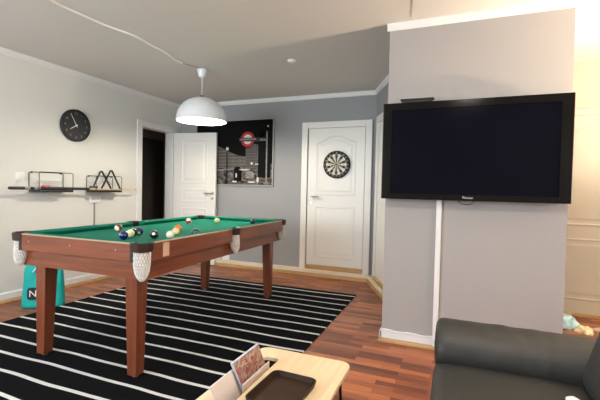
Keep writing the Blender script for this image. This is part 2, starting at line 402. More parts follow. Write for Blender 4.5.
bbc = [(0, 0.03), (0.016, 0.03), (0.016, 0.08), (0.006, 0.088), (0, 0.088)]
baseboard('baseboard_column', [((CXL-0.01, YC), (CXR, YC), (0, -1)), ((CXL, 3.75), (CXL, YC-0.016), (-1, 0))], bbc)
baseboard('baseboard_nook', [((CXR, YN), (0.74, YN), (0, -1)), ((1.86, YN), (XR, YN), (0, -1))], bb, 'trim')

# doors -----------------------------------------------------------------
def arch_panel(x0, x1, z0, z1, rise, k=14):
    pts = [(x0, z0), (x1, z0), (x1, z1-rise)]
    w = x1-x0; sh = w*0.05
    pts.append((x1-sh, z1-rise))
    for i in range(1, k):
        t = i/k; x = x1-sh-(w-2*sh)*t; s = 0.5-0.5*math.cos(2*PI*t); pts.append((x, z1-rise+rise*(s**0.6)))
    pts.append((x0+sh, z1-rise)); pts.append((x0, z1-rise))
    return pts
def inset(poly, d):
    c = (sum(p[0] for p in poly)/len(poly), sum(p[1] for p in poly)/len(poly)); x0 = min(p[0] for p in poly); x1 = max(p[0] for p in poly); z0 = min(p[1] for p in poly); z1 = max(p[1] for p in poly)
    sx = (x1-x0-2*d)/(x1-x0); sz = (z1-z0-2*d)/(z1-z0); mx, mz = (x0+x1)/2, (z0+z1)/2
    return [(mx+(p[0]-mx)*sx, mz+(p[1]-mz)*sz) for p in poly]
def panel_relief(poly, t, bm=None):
    """moulding ring standing proud with a raised field; local door face at y=0 pointing -y"""
    bm = bm or bmesh.new(); n = len(poly)
    steps = [(0, 0.0), (0.008, -0.004), (0.014, -0.004), (0.024, 0.000), (0.05, 0.0), (0.07, -0.003)]
    rings = [[bm.verts.new((u, y, v)) for u, v in inset(poly, d)] for d, y in steps]
    for A, B in zip(rings, rings[1:]):
        for i in range(n): bm.faces.new((A[i], A[(i+1) % n], B[(i+1) % n], B[i]))
    f = bm.faces.new(rings[-1]); bmesh.ops.triangulate(bm, faces=[f])
    return bm
def lever(parent, x, z, s=1, key=True, m='brass', y=0):
    h = obj('door_handle', tube([(x, y, z), (x, y-0.045, z), (x+0.012*s, y-0.052, z), (x+0.115*s, y-0.05, z+0.003)], 0.009, lathe([(0, -0.010), (0.024, -0.010), (0.026, -0.004), (0.026, 0.0), (0, 0)], c=(x, y, z), ax='Y', n=20)), m, parent, smooth=False)
    if key: obj('lock_plate', lathe([(0, -0.008), (0.018, -0.008), (0.022, 0), (0, 0)], c=(x, y, z-0.075), ax='Y', n=20), m, parent)
    return h
def casing(x0, x1, ztop, w=0.075, t=0.02, z0=0):
    bm = bx(x0, x0+w, -t, 0, z0, ztop); bx(x1-w, x1, -t, 0, z0, ztop, bm); bx(x0+w, x1-w, -t, 0, ztop-w, ztop, bm)
    return bm
# door with the dartboard, in the back wall
d2 = struct('door_2', bx(-1.835, -1.075, YB-0.022, YB-0.002, 0.150, 1.955), 'door')
pm = panel_relief(arch_panel(-1.725, -1.185, 1.075, 1.86, 0.085), 0); panel_relief([(-1.725, 0.255), (-1.185, 0.255), (-1.185, 0.93), (-1.725, 0.93)], 0, pm)
for v in pm.verts: v.co.y += YB-0.0225
obj('door_panel', pm, 'door', d2)
lever(d2, -1.775, 1.055, 1, True, 'chrome', YB-0.022)
cs = casing(-1.93, -0.985, 2.04, 0.082, 0.035, 0.09)
for v in cs.verts: v.co.y += YB
obj('door_casing', cs, 'door', d2, bevel=0.004)
obj('threshold', bx(-1.845, -1.07, YB-0.05, YB, 0.09, 0.146), 'trim_wood', d2, bevel=0.005)
# door in the angled wall
A0 = Vector((-0.947, YB, 0))
def ang(u, out, z): p = A0+AD*u+Vector((AN.x, AN.y, 0))*out; return (p.x, p.y, z)
def abox(u0, u1, o0, o1, z0, z1, bm=None):
    return prism([(u0, z0), (u1, z0), (u1, z1), (u0, z1)], lambda u, v, t: ang(u, t, v), o0, o1, bm)
d3 = struct('door_3', abox(0.25, 1.03, 0.002, 0.02, 0.13, 1.955), 'door')
cs = abox(0.16, 0.245, 0, 0.035, 0.09, 2.04); abox(0.245, 1.03, 0, 0.035, 1.96, 2.04, cs)
obj('door_casing', cs, 'door', d3, bevel=0.004)
obj('threshold', abox(0.25, 1.03, 0, 0.05, 0.09, 0.13), 'trim_wood', d3)
# cream door in the nook right of the column
d4 = struct('door_4', bx(0.80, 1.78, YN-0.02, YN-0.002, 0.02, 1.905), 'door_cream')
pm = panel_relief(arch_panel(0.93, 1.65, 0.86, 1.83, 0.09), 0); panel_relief([(0.93, 0.15), (1.65, 0.15), (1.65, 0.74), (0.93, 0.74)], 0, pm)
for v in pm.verts: v.co.y += YN-0.0205
obj('door_panel', pm, 'door_cream', d4)
cs = casing(0.74, 1.86, 1.965, 0.06, 0.03)
for v in cs.verts: v.co.y += YN
obj('door_casing', cs, 'door_cream', d4, bevel=0.004)
obj('threshold', bx(0.80, 1.80, YN-0.05, YN, 0.0, 0.025), 'trim_wood', d4)
lever(d4, 1.72, 0.98, -1, True, 'brass', YN-0.02)
# doorway casing in the left wall and the open white leaf hinged in it
cw = 0.075
bm = bx(XL, XL+0.018, DY0-cw, DY0, 0, DZ+cw); bx(XL, XL+0.018, DY1, DY1+cw, 0, DZ+cw, bm); bx(XL, XL+0.018, DY0, DY1, DZ, DZ+cw, bm)
bx(XL-0.13, XL+0.018, DY0, DY0+0.012, 0, DZ, bm); bx(XL-0.13, XL+0.018, DY1-0.012, DY1, 0, DZ, bm); bx(XL-0.13, XL+0.018, DY0+0.012, DY1-0.012, DZ-0.012, DZ, bm)
tr5 = struct('trim_5', bm, 'trim', bevel=0.004)
lw, hz = 0.69, 1.945
ea = math.atan2(0.10, lw)
d5 = bx(0, lw, -0.02, 0.02, 0.01, hz)
d5 = struct('door_5', d5, 'door', bevel=0.003)
d5.location = (XL+0.035, 4.665, 0); d5.rotation_euler = (0, 0, ea)
pm = bmesh.new()
for z0, z1 in ((1.20, 1.85), (0.92, 1.12), (0.16, 0.84)): panel_relief([(0.13, z0), (lw-0.13, z0), (lw-0.13, z1), (0.13, z1)], 0, pm)
for v in pm.verts: v.co.y += -0.0205
obj('door_panel', pm, 'door', d5)
lever(d5, lw-0.05, 1.06, -1, True, 'steel', -0.02)
for z in (0.25, 1.70): obj('hinge', tube([(0.0, -0.025, z), (0.0, -0.025, z+0.09)], 0.008), 'steel', d5)

# ------------------------------------------------------------------ rug
rug = obj('striped_rug', prism(rrect(-1.215, 1.235, -1.62, 1.62, 0.01, 2), XY, 0.0, 0.008), 'rug')
# stripes run across; origin so that one stripe falls at y = 4.037
rug.location = (-2.19, 2.487, 0.0005); rug.rotation_euler = (0, 0, math.radians(0.6))
tag(rug, 'black flatwoven rug with thin white stripes under the pool table', 'rug')

# ------------------------------------------------------------------ pool table
TX, TY, TR = -2.158, 2.655, 0.026
tw, tl, tz, bz = 0.535, 1.025, 0.815, 0.778     # half width, half length, rail top, bed
pt = thing('pool_table', 'mahogany pool table with green cloth and white net pockets', 'pool table', (TX, TY, 0.009), TR)
ap = 0.032
for (x0, x1, y0, y1, m) in ((-tw+0.07, tw-0.07, -tl, -tl+ap, 'mahogany'), (-tw+0.07, tw-0.07, tl-ap, tl, 'mahogany'),
                            (-tw, -tw+ap, -tl+0.07, -0.055, 'mahogany_y'), (-tw, -tw+ap, 0.055, tl-0.07, 'mahogany_y'),
                            (tw-ap, tw, -tl+0.07, -0.055, 'mahogany_y'), (tw-ap, tw, 0.055, tl-0.07, 'mahogany_y')):
    obj('rail', bx(x0, x1, y0, y1, 0.705, tz-0.008), m, pt, bevel=0.003)
# rail edging strip, slightly pale
for (x0, x1, y0, y1) in ((-tw+0.075, tw-0.075, -tl-0.001, -tl+0.012), (-tw+0.075, tw-0.075, tl-0.012, tl+0.001),
                         (-tw-0.001, -tw+0.012, -tl+0.08, -0.06), (-tw-0.001, -tw+0.012, 0.06, tl-0.08), (tw-0.012, tw+0.001, -tl+0.08, -0.06), (tw-0.012, tw+0.001, 0.06, tl-0.08)):
    tag(obj('rail_edging', bx(x0, x1, y0, y1, tz-0.0085, tz-0.002), 'edge', pt), 'pale edging along the top of a rail')
ins = 0.045
for (x0, x1, y0, y1, m) in ((-tw+ins, tw-ins, -tl+ins, -tl+ins+0.025, 'mahogany'), (-tw+ins, tw-ins, tl-ins-0.025, tl-ins, 'mahogany'),
                            (-tw+ins, -tw+ins+0.025, -tl+ins, tl-ins, 'mahogany_y'), (tw-ins-0.025, tw-ins, -tl+ins, tl-ins, 'mahogany_y')):
    obj('skirt', bx(x0, x1, y0, y1, 0.60, 0.752), m, pt)
# bed, notched for the pockets
PR = 0.050
corner = [(tw-0.05, tl-0.05)]
def bed_outline():
    out = []; ex, ey = tw-0.03, tl-0.03
    for sx, sy in ((1, -1), (1, 1), (-1, 1), (-1, -1)):
        cx, cy = sx*(tw-0.045), sy*(tl-0.045)
        # arc on the table side of the pocket hole, from one bed edge to the other
        seg = []
        a_mid = math.atan2(-sy, -sx)
        for i in range(13):
            a = a_mid+(i/12-0.5)*PI*0.98*1.25
            x = cx+PR*math.cos(a); y = cy+PR*math.sin(a)
            if abs(x) <= ex+1e-4 and abs(y) <= ey+1e-4: seg.append((x, y))
        out.append(((sx, sy), seg))
    return ex, ey, out
ex, ey, cs_ = bed_outline()
poly = []
def side_notch(sx):
    c = (sx*(tw-0.025), 0.0); pts = []
    for i in range(13):
        a = (PI if sx > 0 else 0)+(i/12-0.5)*PI*1.0
        pts.append((c[0]+0.045*math.cos(a), c[1]+0.045*math.sin(a)))
    pts = [p for p in pts if abs(p[0]) <= ex]
    return pts
def order(seg, start):
    return seg if (Vector(seg[0])-Vector(start)).length < (Vector(seg[-1])-Vector(start)).length else seg[::-1]
segs = dict(cs_)
poly += order(segs[(1, -1)], (0, -ey)); poly += order(side_notch(1), (ex, -ey)); poly += order(segs[(1, 1)], (ex, 0))
poly += order(segs[(-1, 1)], (0, ey)); poly += order(side_notch(-1), (-ex, ey)); poly += order(segs[(-1, -1)], (-ex, 0))
tag(obj('playing_bed', prism(poly, XY, bz-0.02, bz), 'baize', pt), 'green cloth playing surface')
# cushions
def cushion(a, b, inn, ca, cb):
    """rail cushion from a to b on the rail's inner face; inn points to the table centre; ca, cb cut the ends back"""
    a = Vector((*a, 0)); b = Vector((*b, 0)); d = (b-a).normalized(); n = Vector((*inn, 0)); bm = bmesh.new()
    prof = [(-0.018, bz+0.001), (0.030, bz+0.001), (0.045, bz+0.020), (0.046, bz+0.027), (0.030, tz-0.001), (-0.002, tz), (-0.018, tz-0.001)]
    A = [bm.verts.new(a+n*u+d*max(u, 0)*ca+Vector((0, 0, z))) for u, z in prof]; B = [bm.verts.new(b+n*u-d*max(u, 0)*cb+Vector((0, 0, z))) for u, z in prof]
    N = len(prof); bm.faces.new(A); bm.faces.new(B[::-1])
    for i in range(N): bm.faces.new((A[i], A[(i+1) % N], B[(i+1) % N], B[i]))
    obj('cushion', bm, 'baize', pt)
ci = ap
for s in (-1, 1):
    cushion((-tw+0.10, s*(tl-ci)), (tw-0.10, s*(tl-ci)), (0, -s), 1.0, 1.0)
    for t0, t1, c0, c1 in ((-tl+0.10, -0.052, 1.0, 0.35), (0.052, tl-0.10, 0.35, 1.0)):
        cushion((s*(tw-ci), t0), (s*(tw-ci), t1), (-s, 0), c0, c1)
# pockets: dark casting (> net bag)
def pocket(cx, cy, out_ang, span, R, r, dz=0.0, net=0.17, lean=0.02):
    bm = bmesh.new(); k = 22; z1 = tz+0.001; z0 = tz-0.050
    rows = []
    for i in range(k+1):
        a = out_ang+(i/k-0.5)*span; c, s = math.cos(a), math.sin(a)
        prof = [(r, z1-0.004), (r+0.006, z1), (R-0.006, z1), (R, z1-0.006), (R-0.004, z0), (R-0.012, z0-0.002), (r+0.002, z0), (r, z1-0.03)]
        rows.append([bm.verts.new((cx+u*c, cy+u*s, z)) for u, z in prof])
    N = len(rows[0])
    for A, B in zip(rows, rows[1:]):
        for j in range(N): bm.faces.new((A[j], A[(j+1) % N], B[(j+1) % N], B[j]))
    bm.faces.new(rows[0]); bm.faces.new(rows[-1][::-1])
    P = obj('pocket', bm, 'pocket', pt, auto=True); tag(P, 'dark brown pocket casting')
    # net bag: lattice over a sagging pouch
    prof = []; kk = 9
    for i in range(kk+1):
        t = i/kk; rad = (R-0.018)*(1.0-0.10*t)*math.sqrt(max(0.0, 1-t**4.0)) if i < kk else 0.012
        prof.append((max(rad, 0.012), -0.046-net*t))
    nb = bmesh.new(); n = 18; rings = []
    for i, (rad, h) in enumerate(prof):
        off = lean*i/kk
        rings.append([nb.verts.new((cx+math.cos(out_ang)*off+rad*math.cos(2*PI*(j+0.5*(i % 2))/n), cy+math.sin(out_ang)*off+rad*math.sin(2*PI*(j+0.5*(i % 2))/n), tz+h)) for j in range(n)])
    for i, (A, B) in enumerate(zip(rings, rings[1:])):
        for j in range(n):
            if i % 2 == 0: nb.faces.new((A[j], A[(j+1) % n], B[j])); nb.faces.new((A[(j+1) % n], B[(j+1) % n], B[j]))
            else: nb.faces.new((A[j], B[(j+1) % n], B[j])); nb.faces.new((A[j], A[(j+1) % n], B[(j+1) % n]))
    nb.faces.new(rings[-1])
    me = bpy.data.meshes.new('net'); nb.to_mesh(me)
    nt = link('net_bag', me, 'net', P); md = nt.modifiers.new('w', 'WIREFRAME'); md.thickness = 0.0045; md.use_replace = True
    for v in nb.verts:
        v.co.x = cx+(v.co.x-cx)*0.93; v.co.y = cy+(v.co.y-cy)*0.93
    tag(nt, 'white net pocket bag'); tag(obj('net_lining', nb, 'net_inner', P, smooth=True), 'pale lining inside the net bag')
for sx in (-1, 1):
    for sy in (-1, 1):
        pocket(sx*(tw-0.045), sy*(tl-0.045), math.atan2(sy, sx), math.radians(236), 0.066, 0.050)
    pocket(sx*(tw-0.022), 0, 0 if sx > 0 else PI, math.radians(190), 0.060, 0.045, net=0.15)
# black end plates where the rails meet a corner pocket
for sx in (-1, 1):
    for sy in (-1, 1):
        tag(obj('pocket_end_plate', bx(*sorted((sx*(tw-0.088), sx*(tw-0.066))), *sorted((sy*(tl+0.002), sy*(tl-ap))), 0.705, tz-0.001), 'black_plastic', pt), 'black end plate of a short rail')
# legs
for sx in (-1, 1):
    for sy in (-1, 1):
        lx, ly = sx*(tw-0.148)+(0.022 if sx < 0 else 0), sy*(tl-0.115)
        lg = bmesh.new(); ht, hb_ = 0.048, 0.033
        v = [lg.verts.new((lx+sx*(ht-hh)*0.6+a*hh, ly+sy*(ht-hh)*0.6+b*hh, z)) for z, hh in ((0.012, hb_), (0.745, ht)) for a, b in ((-1, -1), (1, -1), (1, 1), (-1, 1))]
        for f in ((0, 1, 2, 3), (4, 5, 6, 7), (0, 1, 5, 4), (1, 2, 6, 5), (2, 3, 7, 6), (3, 0, 4, 7)): lg.faces.new([v[i] for i in f])
        L_ = obj('leg', lg, 'mahogany_z', pt, bevel=0.004)
        tag(obj('levelling_foot', lathe([(0, 0), (0.018, 0), (0.020, 0.006), (0.011, 0.013), (0, 0.013)], c=(lx+sx*0.0078, ly+sy*0.0078, 0), n=16), 'steel', L_), 'small metal levelling foot')
# tan label on the long rail facing the sofa
tag(obj('rail_label', bx(tw, tw+0.002, -0.86, -0.805, 0.718, 0.800), 'label', pt), 'tan upright label on the long rail')
for x in (-0.38, -0.02, 0.34): tag(obj('rail_screw', lathe([(0, -0.003), (0.004, -0.002), (0.005, 0), (0, 0)], None, 8, (x, -tl, 0.765), 'Y'), 'screw', pt), 'pale screw cap')

# balls
RB = 0.0285
def ball_mat(name, col, stripe):
    m, n, k, b = newmat(name); b.inputs['Roughness'].default_value = 0.12; b.inputs['Coat Weight'].default_value = 0.5
    tc = n.new('ShaderNodeTexCoord'); sp = n.new('ShaderNodeSeparateXYZ'); k.new(tc.outputs['Object'], sp.inputs[0])
    ay = mth(n, k, 'ABSOLUTE', sp.outputs['Y'])
    spot = mth(n, k, 'GREATER_THAN', mth(n, k, 'ABSOLUTE', sp.outputs['X']), RB*0.93)
    if stripe: wht = mth(n, k, 'MAXIMUM', mth(n, k, 'GREATER_THAN', ay, RB*0.5), spot)
    elif stripe is None: wht = None
    else: wht = spot
    if wht is not None:
        mx = n.new('ShaderNodeMix'); mx.data_type = 'RGBA'; k.new(wht, mx.inputs[0])
        mx.inputs[6].default_value = (*col, 1); mx.inputs[7].default_value = (0.80, 0.76, 0.64, 1); k.new(mx.outputs[2], b.inputs['Base Color'])
    else: b.inputs['Base Color'].default_value = (*col, 1)
    return m
bmb = bmesh.new(); bmesh.ops.create_uvsphere(bmb, u_segments=32, v_segments=16, radius=RB)
ball_me = bpy.data.meshes.new('ball'); bmb.to_mesh(ball_me); bmb.free()
for p in ball_me.polygons: p.use_smooth = True
def ray_plane(px, py, z):
    d = fw+rt*((px-300)/fpx)+up*((200-py)/fpx); t = (z-ch)/d.z
    return Vector((0, 0, ch))+d*t
zb = bz+0.009+RB
BALLS = [   # measured spots on the cloth
 (118.4, 227.8, (0.20, 0.035, 0.022), True, (30, 50, 20), 'maroon striped ball nearest the left side pocket'),
 (123.8, 235.4, (0.006, 0.016, 0.12), False, (40, 20, 60), 'dark blue ball at the left end of the cluster near the corner pocket'),
 (130.3, 233.4, (0.68, 0.66, 0.36), True, (75, 10, 30), 'cream and yellow striped ball in the middle of the near cluster'),
 (133.6, 232.2, (0.004, 0.045, 0.022), False, (10, 70, 60), 'dark green ball half hidden behind the cream ball of the near cluster'),
 (139.2, 231.3, (0.012, 0.010, 0.13), False, (60, 20, -50), 'violet blue ball at the right end of the near cluster'),
 (154.4, 234.6, (0.004, 0.004, 0.005), False, (30, -20, -60), 'black ball on its own beside the near corner pocket'),
 (170.3, 234.8, (0.70, 0.74, 0.60), None, (0, 0, 0), 'plain greenish white cue ball, nearest of the row of three by the label'),
 (175.9, 231.6, (0.78, 0.62, 0.28), None, (30, 60, 10), 'pale yellow ball between the white ball and the orange ball'),
 (178.2, 228.0, (0.75, 0.20, 0.035), False, (70, 0, 50), 'orange ball at the far end of the row of three'),
 (188.6, 221.1, (0.50, 0.035, 0.028), True, (115, 0, 20), 'red and white striped ball towards the far left corner'),
 (196.8, 232.6, (0.004, 0.055, 0.05), False, (40, 10, 30), 'dark green ball mostly hidden behind the long near rail'),
 (217.0, 220.6, (0.80, 0.66, 0.34), None, (80, 20, 0), 'lone pale yellow ball near the far rail'),
 (252.6, 221.6, (0.006, 0.022, 0.055), False, (50, -30, 30), 'dark navy ball at the far right end of the table'),
]
for i, (px, py, c, st, rot, lab) in enumerate(BALLS):
    p = ray_plane(px, py, zb)
    lx_ = (p.x-TX)*math.cos(TR)+(p.y-TY)*math.sin(TR); p.x -= max(0, lx_-(tw-ap-0.046-RB-0.02))
    me = ball_me.copy(); o = link('billiard_ball', me, ball_mat('ball_%d' % i, c, st)); o.location = (p.x, p.y, zb)
    o.rotation_euler = [math.radians(a) for a in rot]
    tag(o, lab, 'billiard ball', 'balls on the pool table')

# ------------------------------------------------------------------ pendant lamp
pl = thing('pendant_lamp', 'white dome pendant lamp hanging over the pool table, lit', 'lamp', (-2.53, 3.42, 0))
obj('ceiling_cup', lathe([(0, H), (0.040, H), (0.058, H-0.012), (0.058, H-0.018), (0.036, H-0.088), (0.020, H-0.094), (0, H-0.094)], n=28), 'shade_out', pl, auto=True)
obj('cord', tube([(0, 0, H-0.09), (0, 0, 2.11)], 0.0035), 'cable', pl)
R_, zr, ht = 0.262, 1.850, 0.250
prof = [(0, zr+ht)]
for i in range(1, 15): a = PI/2*(1-i/14); prof.append((R_*math.cos(a)**0.92, zr+ht*math.sin(a)))
prof += [(R_+0.001, zr-0.006), (R_-0.004, zr-0.006)]
outer = lathe(prof, n=64)
obj('shade', outer, 'shade_out', pl, smooth=True)
prof = [(0.03, zr+ht-0.008)]
for i in range(1, 15): a = PI/2*(1-i/14); prof.append((max((R_-0.006)*math.cos(a)**0.92, 0.031), zr+(ht-0.008)*math.sin(a)))
tag(obj('shade_lining', lathe(prof, n=64), 'shade_in', pl, smooth=True), 'brightly lit inside of the shade')
obj('lamp_holder', lathe([(0, 2.115), (0.022, 2.115), (0.022, 2.03), (0.016, 2.02), (0, 2.02)], n=20), 'black_plastic', pl)
tag(obj('bulb', lathe([(0, 2.02), (0.014, 2.02), (0.018, 2.0), (0.03, 1.975), (0.032, 1.955), (0.022, 1.93), (0, 1.922)], n=24), 'bulb', pl, smooth=True), 'lit bulb')
# white cable along the ceiling, ending in a thin wire to the cup
pts = []
for i in range(40):
    t = i/39; y = 1.1+(3.19-1.1)*t
    pts.append((-2.565+0.035*math.sin(t*11)+0.014*math.sin(t*31)*t, y, H-0.006))
tag(obj('ceiling_cable', tube(pts, 0.008), 'cable'), 'white cable stapled across the ceiling towards the pendant lamp', 'cable')
tag(obj('ceiling_wire', tube([(pts[-1][0], 3.19, H-0.004), (-2.53, 3.3, H-0.012), (-2.54, 3.385, H-0.004)], 0.0028), 'thin_wire'), 'thin grey wire joining the ceiling cable to the lamp cup', 'wire')
tag(obj('loose_ceiling_wire', tube([(-0.30, 2.62, H-0.003), (-0.315, 2.75, H-0.004), (-0.332, 2.85, H-0.003), (-0.332, 2.86, H-0.012)], 0.0018), 'thin_wire'), 'short thin wire on the ceiling in front of the column', 'wire')
sd = thing('smoke_detector', 'small round white smoke detector on the ceiling', 'smoke detector', (-1.52, 3.47, 0))
obj('base', lathe([(0, H), (0.042, H), (0.042, H-0.008), (0, H-0.008)], n=32), 'white', sd)
obj('cover', lathe([(0, H-0.008), (0.039, H-0.008), (0.039, H-0.014), (0.028, H-0.021), (0.02, H-0.021), (0, H-0.021)], n=32), 'white', sd, auto=True)

# ------------------------------------------------------------------ wall clock
ck = thing('wall_clock', 'round black wall clock with pale numerals on the white wall', 'clock', (XL, 3.055, 1.800))
obj('case', lathe([(0, 0), (0.172, 0), (0.178, 0.008), (0.178, 0.036), (0.172, 0.042), (0.162, 0.040), (0.160, 0.026), (0, 0.026)], n=64, ax='X'), 'black', ck, auto=True)
obj('dial', lathe([(0, 0.0275), (0.161, 0.0275), (0.161, 0.026), (0, 0.026)], n=64, ax='X'), 'clock_face', ck)
for i in range(1, 13):
    a = PI/2-i*PI/6
    text_mesh('numeral', str(i), 0.034, T((0.0282, 0.131*math.cos(a), 0.131*math.sin(a))) @ F_PXs, 'grey_num', ck)
def hand(name, deg, ln, w, x):
    a = math.radians(deg); d = Vector((0, math.sin(a), math.cos(a))); s = Vector((0, math.cos(a), -math.sin(a))); bm = bmesh.new()
    P = [-d*0.02-s*w, -d*0.02+s*w, d*ln+s*w*0.6, d*ln-s*w*0.6]
    lo = [bm.verts.new(p+Vector((x, 0, 0))) for p in P]; hi = [bm.verts.new(p+Vector((x+0.0012, 0, 0))) for p in P]
    bm.faces.new(lo); bm.faces.new(hi[::-1])
    for i in range(4): bm.faces.new((lo[i], lo[(i+1) % 4], hi[(i+1) % 4], hi[i]))
    obj(name, bm, 'white', ck)
hand('hour_hand', 237.5, 0.085, 0.0045, 0.0300); hand('minute_hand', 331, 0.135, 0.0035, 0.0320)
obj('centre_pin', lathe([(0, 0.036), (0.006, 0.036), (0.007, 0.028), (0, 0.028)], n=16, ax='X'), 'white', ck)

# ------------------------------------------------------------------ wire shelves, cue, triangles
def wire_shelf(y0, y1, ztop, label, zs=1.083):
    s = thing('wire_shelf', label, 'shelf', (XL, (y0+y1)/2, 0), 0, 'wire shelves under the clock')
    h = (y1-y0)/2
    obj('board', bx(0.004, 0.165, -h, h, zs-0.022, zs), 'black_plastic', s, bevel=0.006)
    for nm, x in (('back_frame', 0.006), ('front_frame', 0.158)):
        r = 0.02; P = [(x, -h+0.004, zs)] ; P += [(x, -h+0.004, ztop-r)]
        for i in range(1, 6): a = PI-PI/2*i/5; P.append((x, -h+0.004+r+r*math.cos(a), ztop-r+r*math.sin(a)))
        for i in range(0, 6): a = PI/2-PI/2*i/5; P.append((x, h-0.004-r+r*math.cos(a), ztop-r+r*math.sin(a)))
        P.append((x, h-0.004, zs)); obj(nm, tube(P, 0.0035), 'black_metal', s)
    for y in (-h+0.03, h-0.03): obj('wall_fixing', lathe([(0, 0), (0.009, 0), (0.009, 0.012), (0, 0.012)], None, 12, (0, y, ztop-0.003), 'X'), 'black_metal', s)
    
    return s
wire_shelf(2.555, 2.925, 1.262, 'left wire shelf, holding the thick end of the cue')
wire_shelf(3.205, 3.575, 1.250, 'right wire shelf, holding the two black ball triangles')
# the cue lying across both shelves
cue = thing('pool_cue', 'long pool cue with black butt and pale shaft lying across both wire shelves', 'pool cue', (XL+0.136, 2.29, 1.0985))
obj('butt', lathe([(0, 0), (0.012, 0.002), (0.0155, 0.012), (0.0155, 0.05), (0.0145, 0.84), (0, 0.84)], n=20, ax='Y'), 'black_plastic', cue, auto=True)
tag(obj('shaft', lathe([(0, 0.84), (0.0105, 0.84), (0.0065, 1.52), (0, 1.52)], n=16, ax='Y', c=(0, 0, -0.004)), 'maple', cue, auto=True), 'pale wooden shaft')
tag(obj('tip', lathe([(0, 1.52), (0.0065, 1.52), (0.006, 1.535), (0, 1.537)], n=16, ax='Y', c=(0, 0, -0.004)), 'grey_box', cue), 'grey cue tip')
for a_, b_ in ((0.14, 0.19), (0.23, 0.29)): tag(obj('butt_inlay', lathe([(0.0154, a_), (0.0158, a_), (0.0158, b_), (0.0154, b_)], None, 20, ax='Y', closed=True), 'inlay', cue), 'pale inlay band')
def triangle(y, x, s, tilt, label, m='black_plastic'):
    h = s*math.sqrt(3)/2
    o = obj('ball_triangle', None or tri_mesh(s, h), m); o.location = (x, y, 1.0845); o.rotation_euler = (0, math.radians(tilt), 0)
    return tag(o, label, 'ball triangle', 'ball triangles on the right wire shelf')
def tri_mesh(s, h):
    bm = bmesh.new(); P = []
    r = 0.022; V = [Vector((-s/2, 0)), Vector((s/2, 0)), Vector((0, h))]
    def ring(off):
        out = []
        c = sum(V, Vector((0, 0)))/3
        for i in range(3):
            p = c+(V[i]-c)*(1-off*2/ (h*2/3)); a = c+(V[i-1]-c)*(1-off*2/(h*2/3)); b = c+(V[(i+1) % 3]-c)*(1-off*2/(h*2/3))
            da = (a-p).normalized(); db = (b-p).normalized()
            for t in (0, 0.25, 0.5, 0.75, 1):
                q0 = p+da*r*1.6*(1-t)**1; q1 = p+db*r*1.6*t
                out.append(q0*(1-t)+q1*t if True else p)
        return out
    A = ring(0.0); B = ring(0.006); n = len(A); ly = []
    for rr in (A, B):
        for x in (0.0, 0.026): ly.append([bm.verts.new((x, q.x, q.y)) for q in rr])
    Ao, Af, Bo, Bf = ly
    for i in range(n):
        j = (i+1) % n
        for X, Y_ in ((Ao, Af), (Bo, Bf), (Ao, Bo), (Af, Bf)): bm.faces.new((X[i], X[j], Y_[j], Y_[i]))
    return bm
triangle(3.375, XL+0.045, 0.285, -4, 'shorter black ball triangle standing left and against the wall')
triangle(3.465, XL+0.088, 0.30, 0, 'taller black ball triangle standing in front, with its peak to the right')
cb = thing('chalk_box', 'small grey box at the left end of the right wire shelf', 'box', (XL+0.075, 3.245, 1.083))
obj('body', bx(-0.03, 0.03, -0.035, 0.035, 0, 0.042), 'grey_box', cb, bevel=0.004); obj('lid', bx(-0.032, 0.032, -0.037, 0.037, 0.042, 0.05), 'grey_box', cb, bevel=0.003)
rb = thing('red_chalk_box', 'small red box on the left wire shelf', 'box', (XL+0.10, 2.665, 1.083))
obj('body', bx(-0.022, 0.022, -0.034, 0.034, 0, 0.045), 'red', rb, bevel=0.002); tag(obj('label', bx(0.022, 0.0228, -0.02, 0.02, 0.012, 0.032), 'white', rb), 'white strip on the box')
tag(obj('chalk_cube', bx(-0.012, 0.012, -0.012, 0.012, 0, 0.028), 'steel', bevel=0.002), 'tiny grey chalk cube left of the red box', 'chalk').location = (XL+0.10, 2.595, 1.083)
M['frost'] = mat('frosted_plastic', (0.85, 0.82, 0.76), 0.4, alpha=0.35)
fb = thing('plastic_box', 'translucent plastic box behind the red box on the left wire shelf', 'box', (XL+0.045, 2.74, 1.083))
obj('body', bx(-0.03, 0.03, -0.11, 0.11, 0, 0.085), 'frost', fb, bevel=0.01); obj('rim', bx(-0.032, 0.032, -0.112, 0.112, 0.085, 0.092), 'frost', fb, bevel=0.003)

# switch, sockets
def plate(name, label, cat, loc, face, w, h, kind, group=None):
    o = thing(name, label, cat, loc, 0, group)
    F = (lambda u, v, t: (t, u, v)) if face == 'X' else (lambda u, v, t: (u, -t, v))
    obj('plate', prism(rrect(-w/2, w/2, -h/2, h/2, 0.006, 3), F, 0, 0.022 if kind == 'socket' else 0.010), 'white', o, bevel=0.003)
    if kind == 'switch':
        obj('rocker', prism(rrect(-w*0.32, w*0.32, -h*0.32, h*0.32, 0.004, 2), F, 0.010, 0.016), 'white', o, bevel=0.002)
    else:
        n = 2 if w > h*1.3 else 1
        for i in range(n):
            cx = 0 if n == 1 else (i-0.5)*w*0.5; bm = prism([(cx+0.021*math.cos(a*PI/12), 0.021*math.sin(a*PI/12)) for a in range(24)], F, 0.0221, 0.0224)
            s = obj('socket_well', bm, 'white', o); hb2 = bmesh.new()
            for q in (-0.009, 0.009): prism([(cx+q+0.0035*math.cos(a*PI/4), 0.0035*math.sin(a*PI/4)) for a in range(8)], F, 0.0225, 0.0229, hb2)
            obj('pin_hole', hb2, 'black', s)
    return o
plate('light_switch', 'square white light switch above the cue at the left', 'light switch', (XL, 2.475, 1.212), 'X', 0.082, 0.082, 'switch')
plate('wall_socket', 'double white socket below the right wire shelf', 'socket', (XL, 3.32, 0.972), 'X', 0.135, 0.075, 'socket')
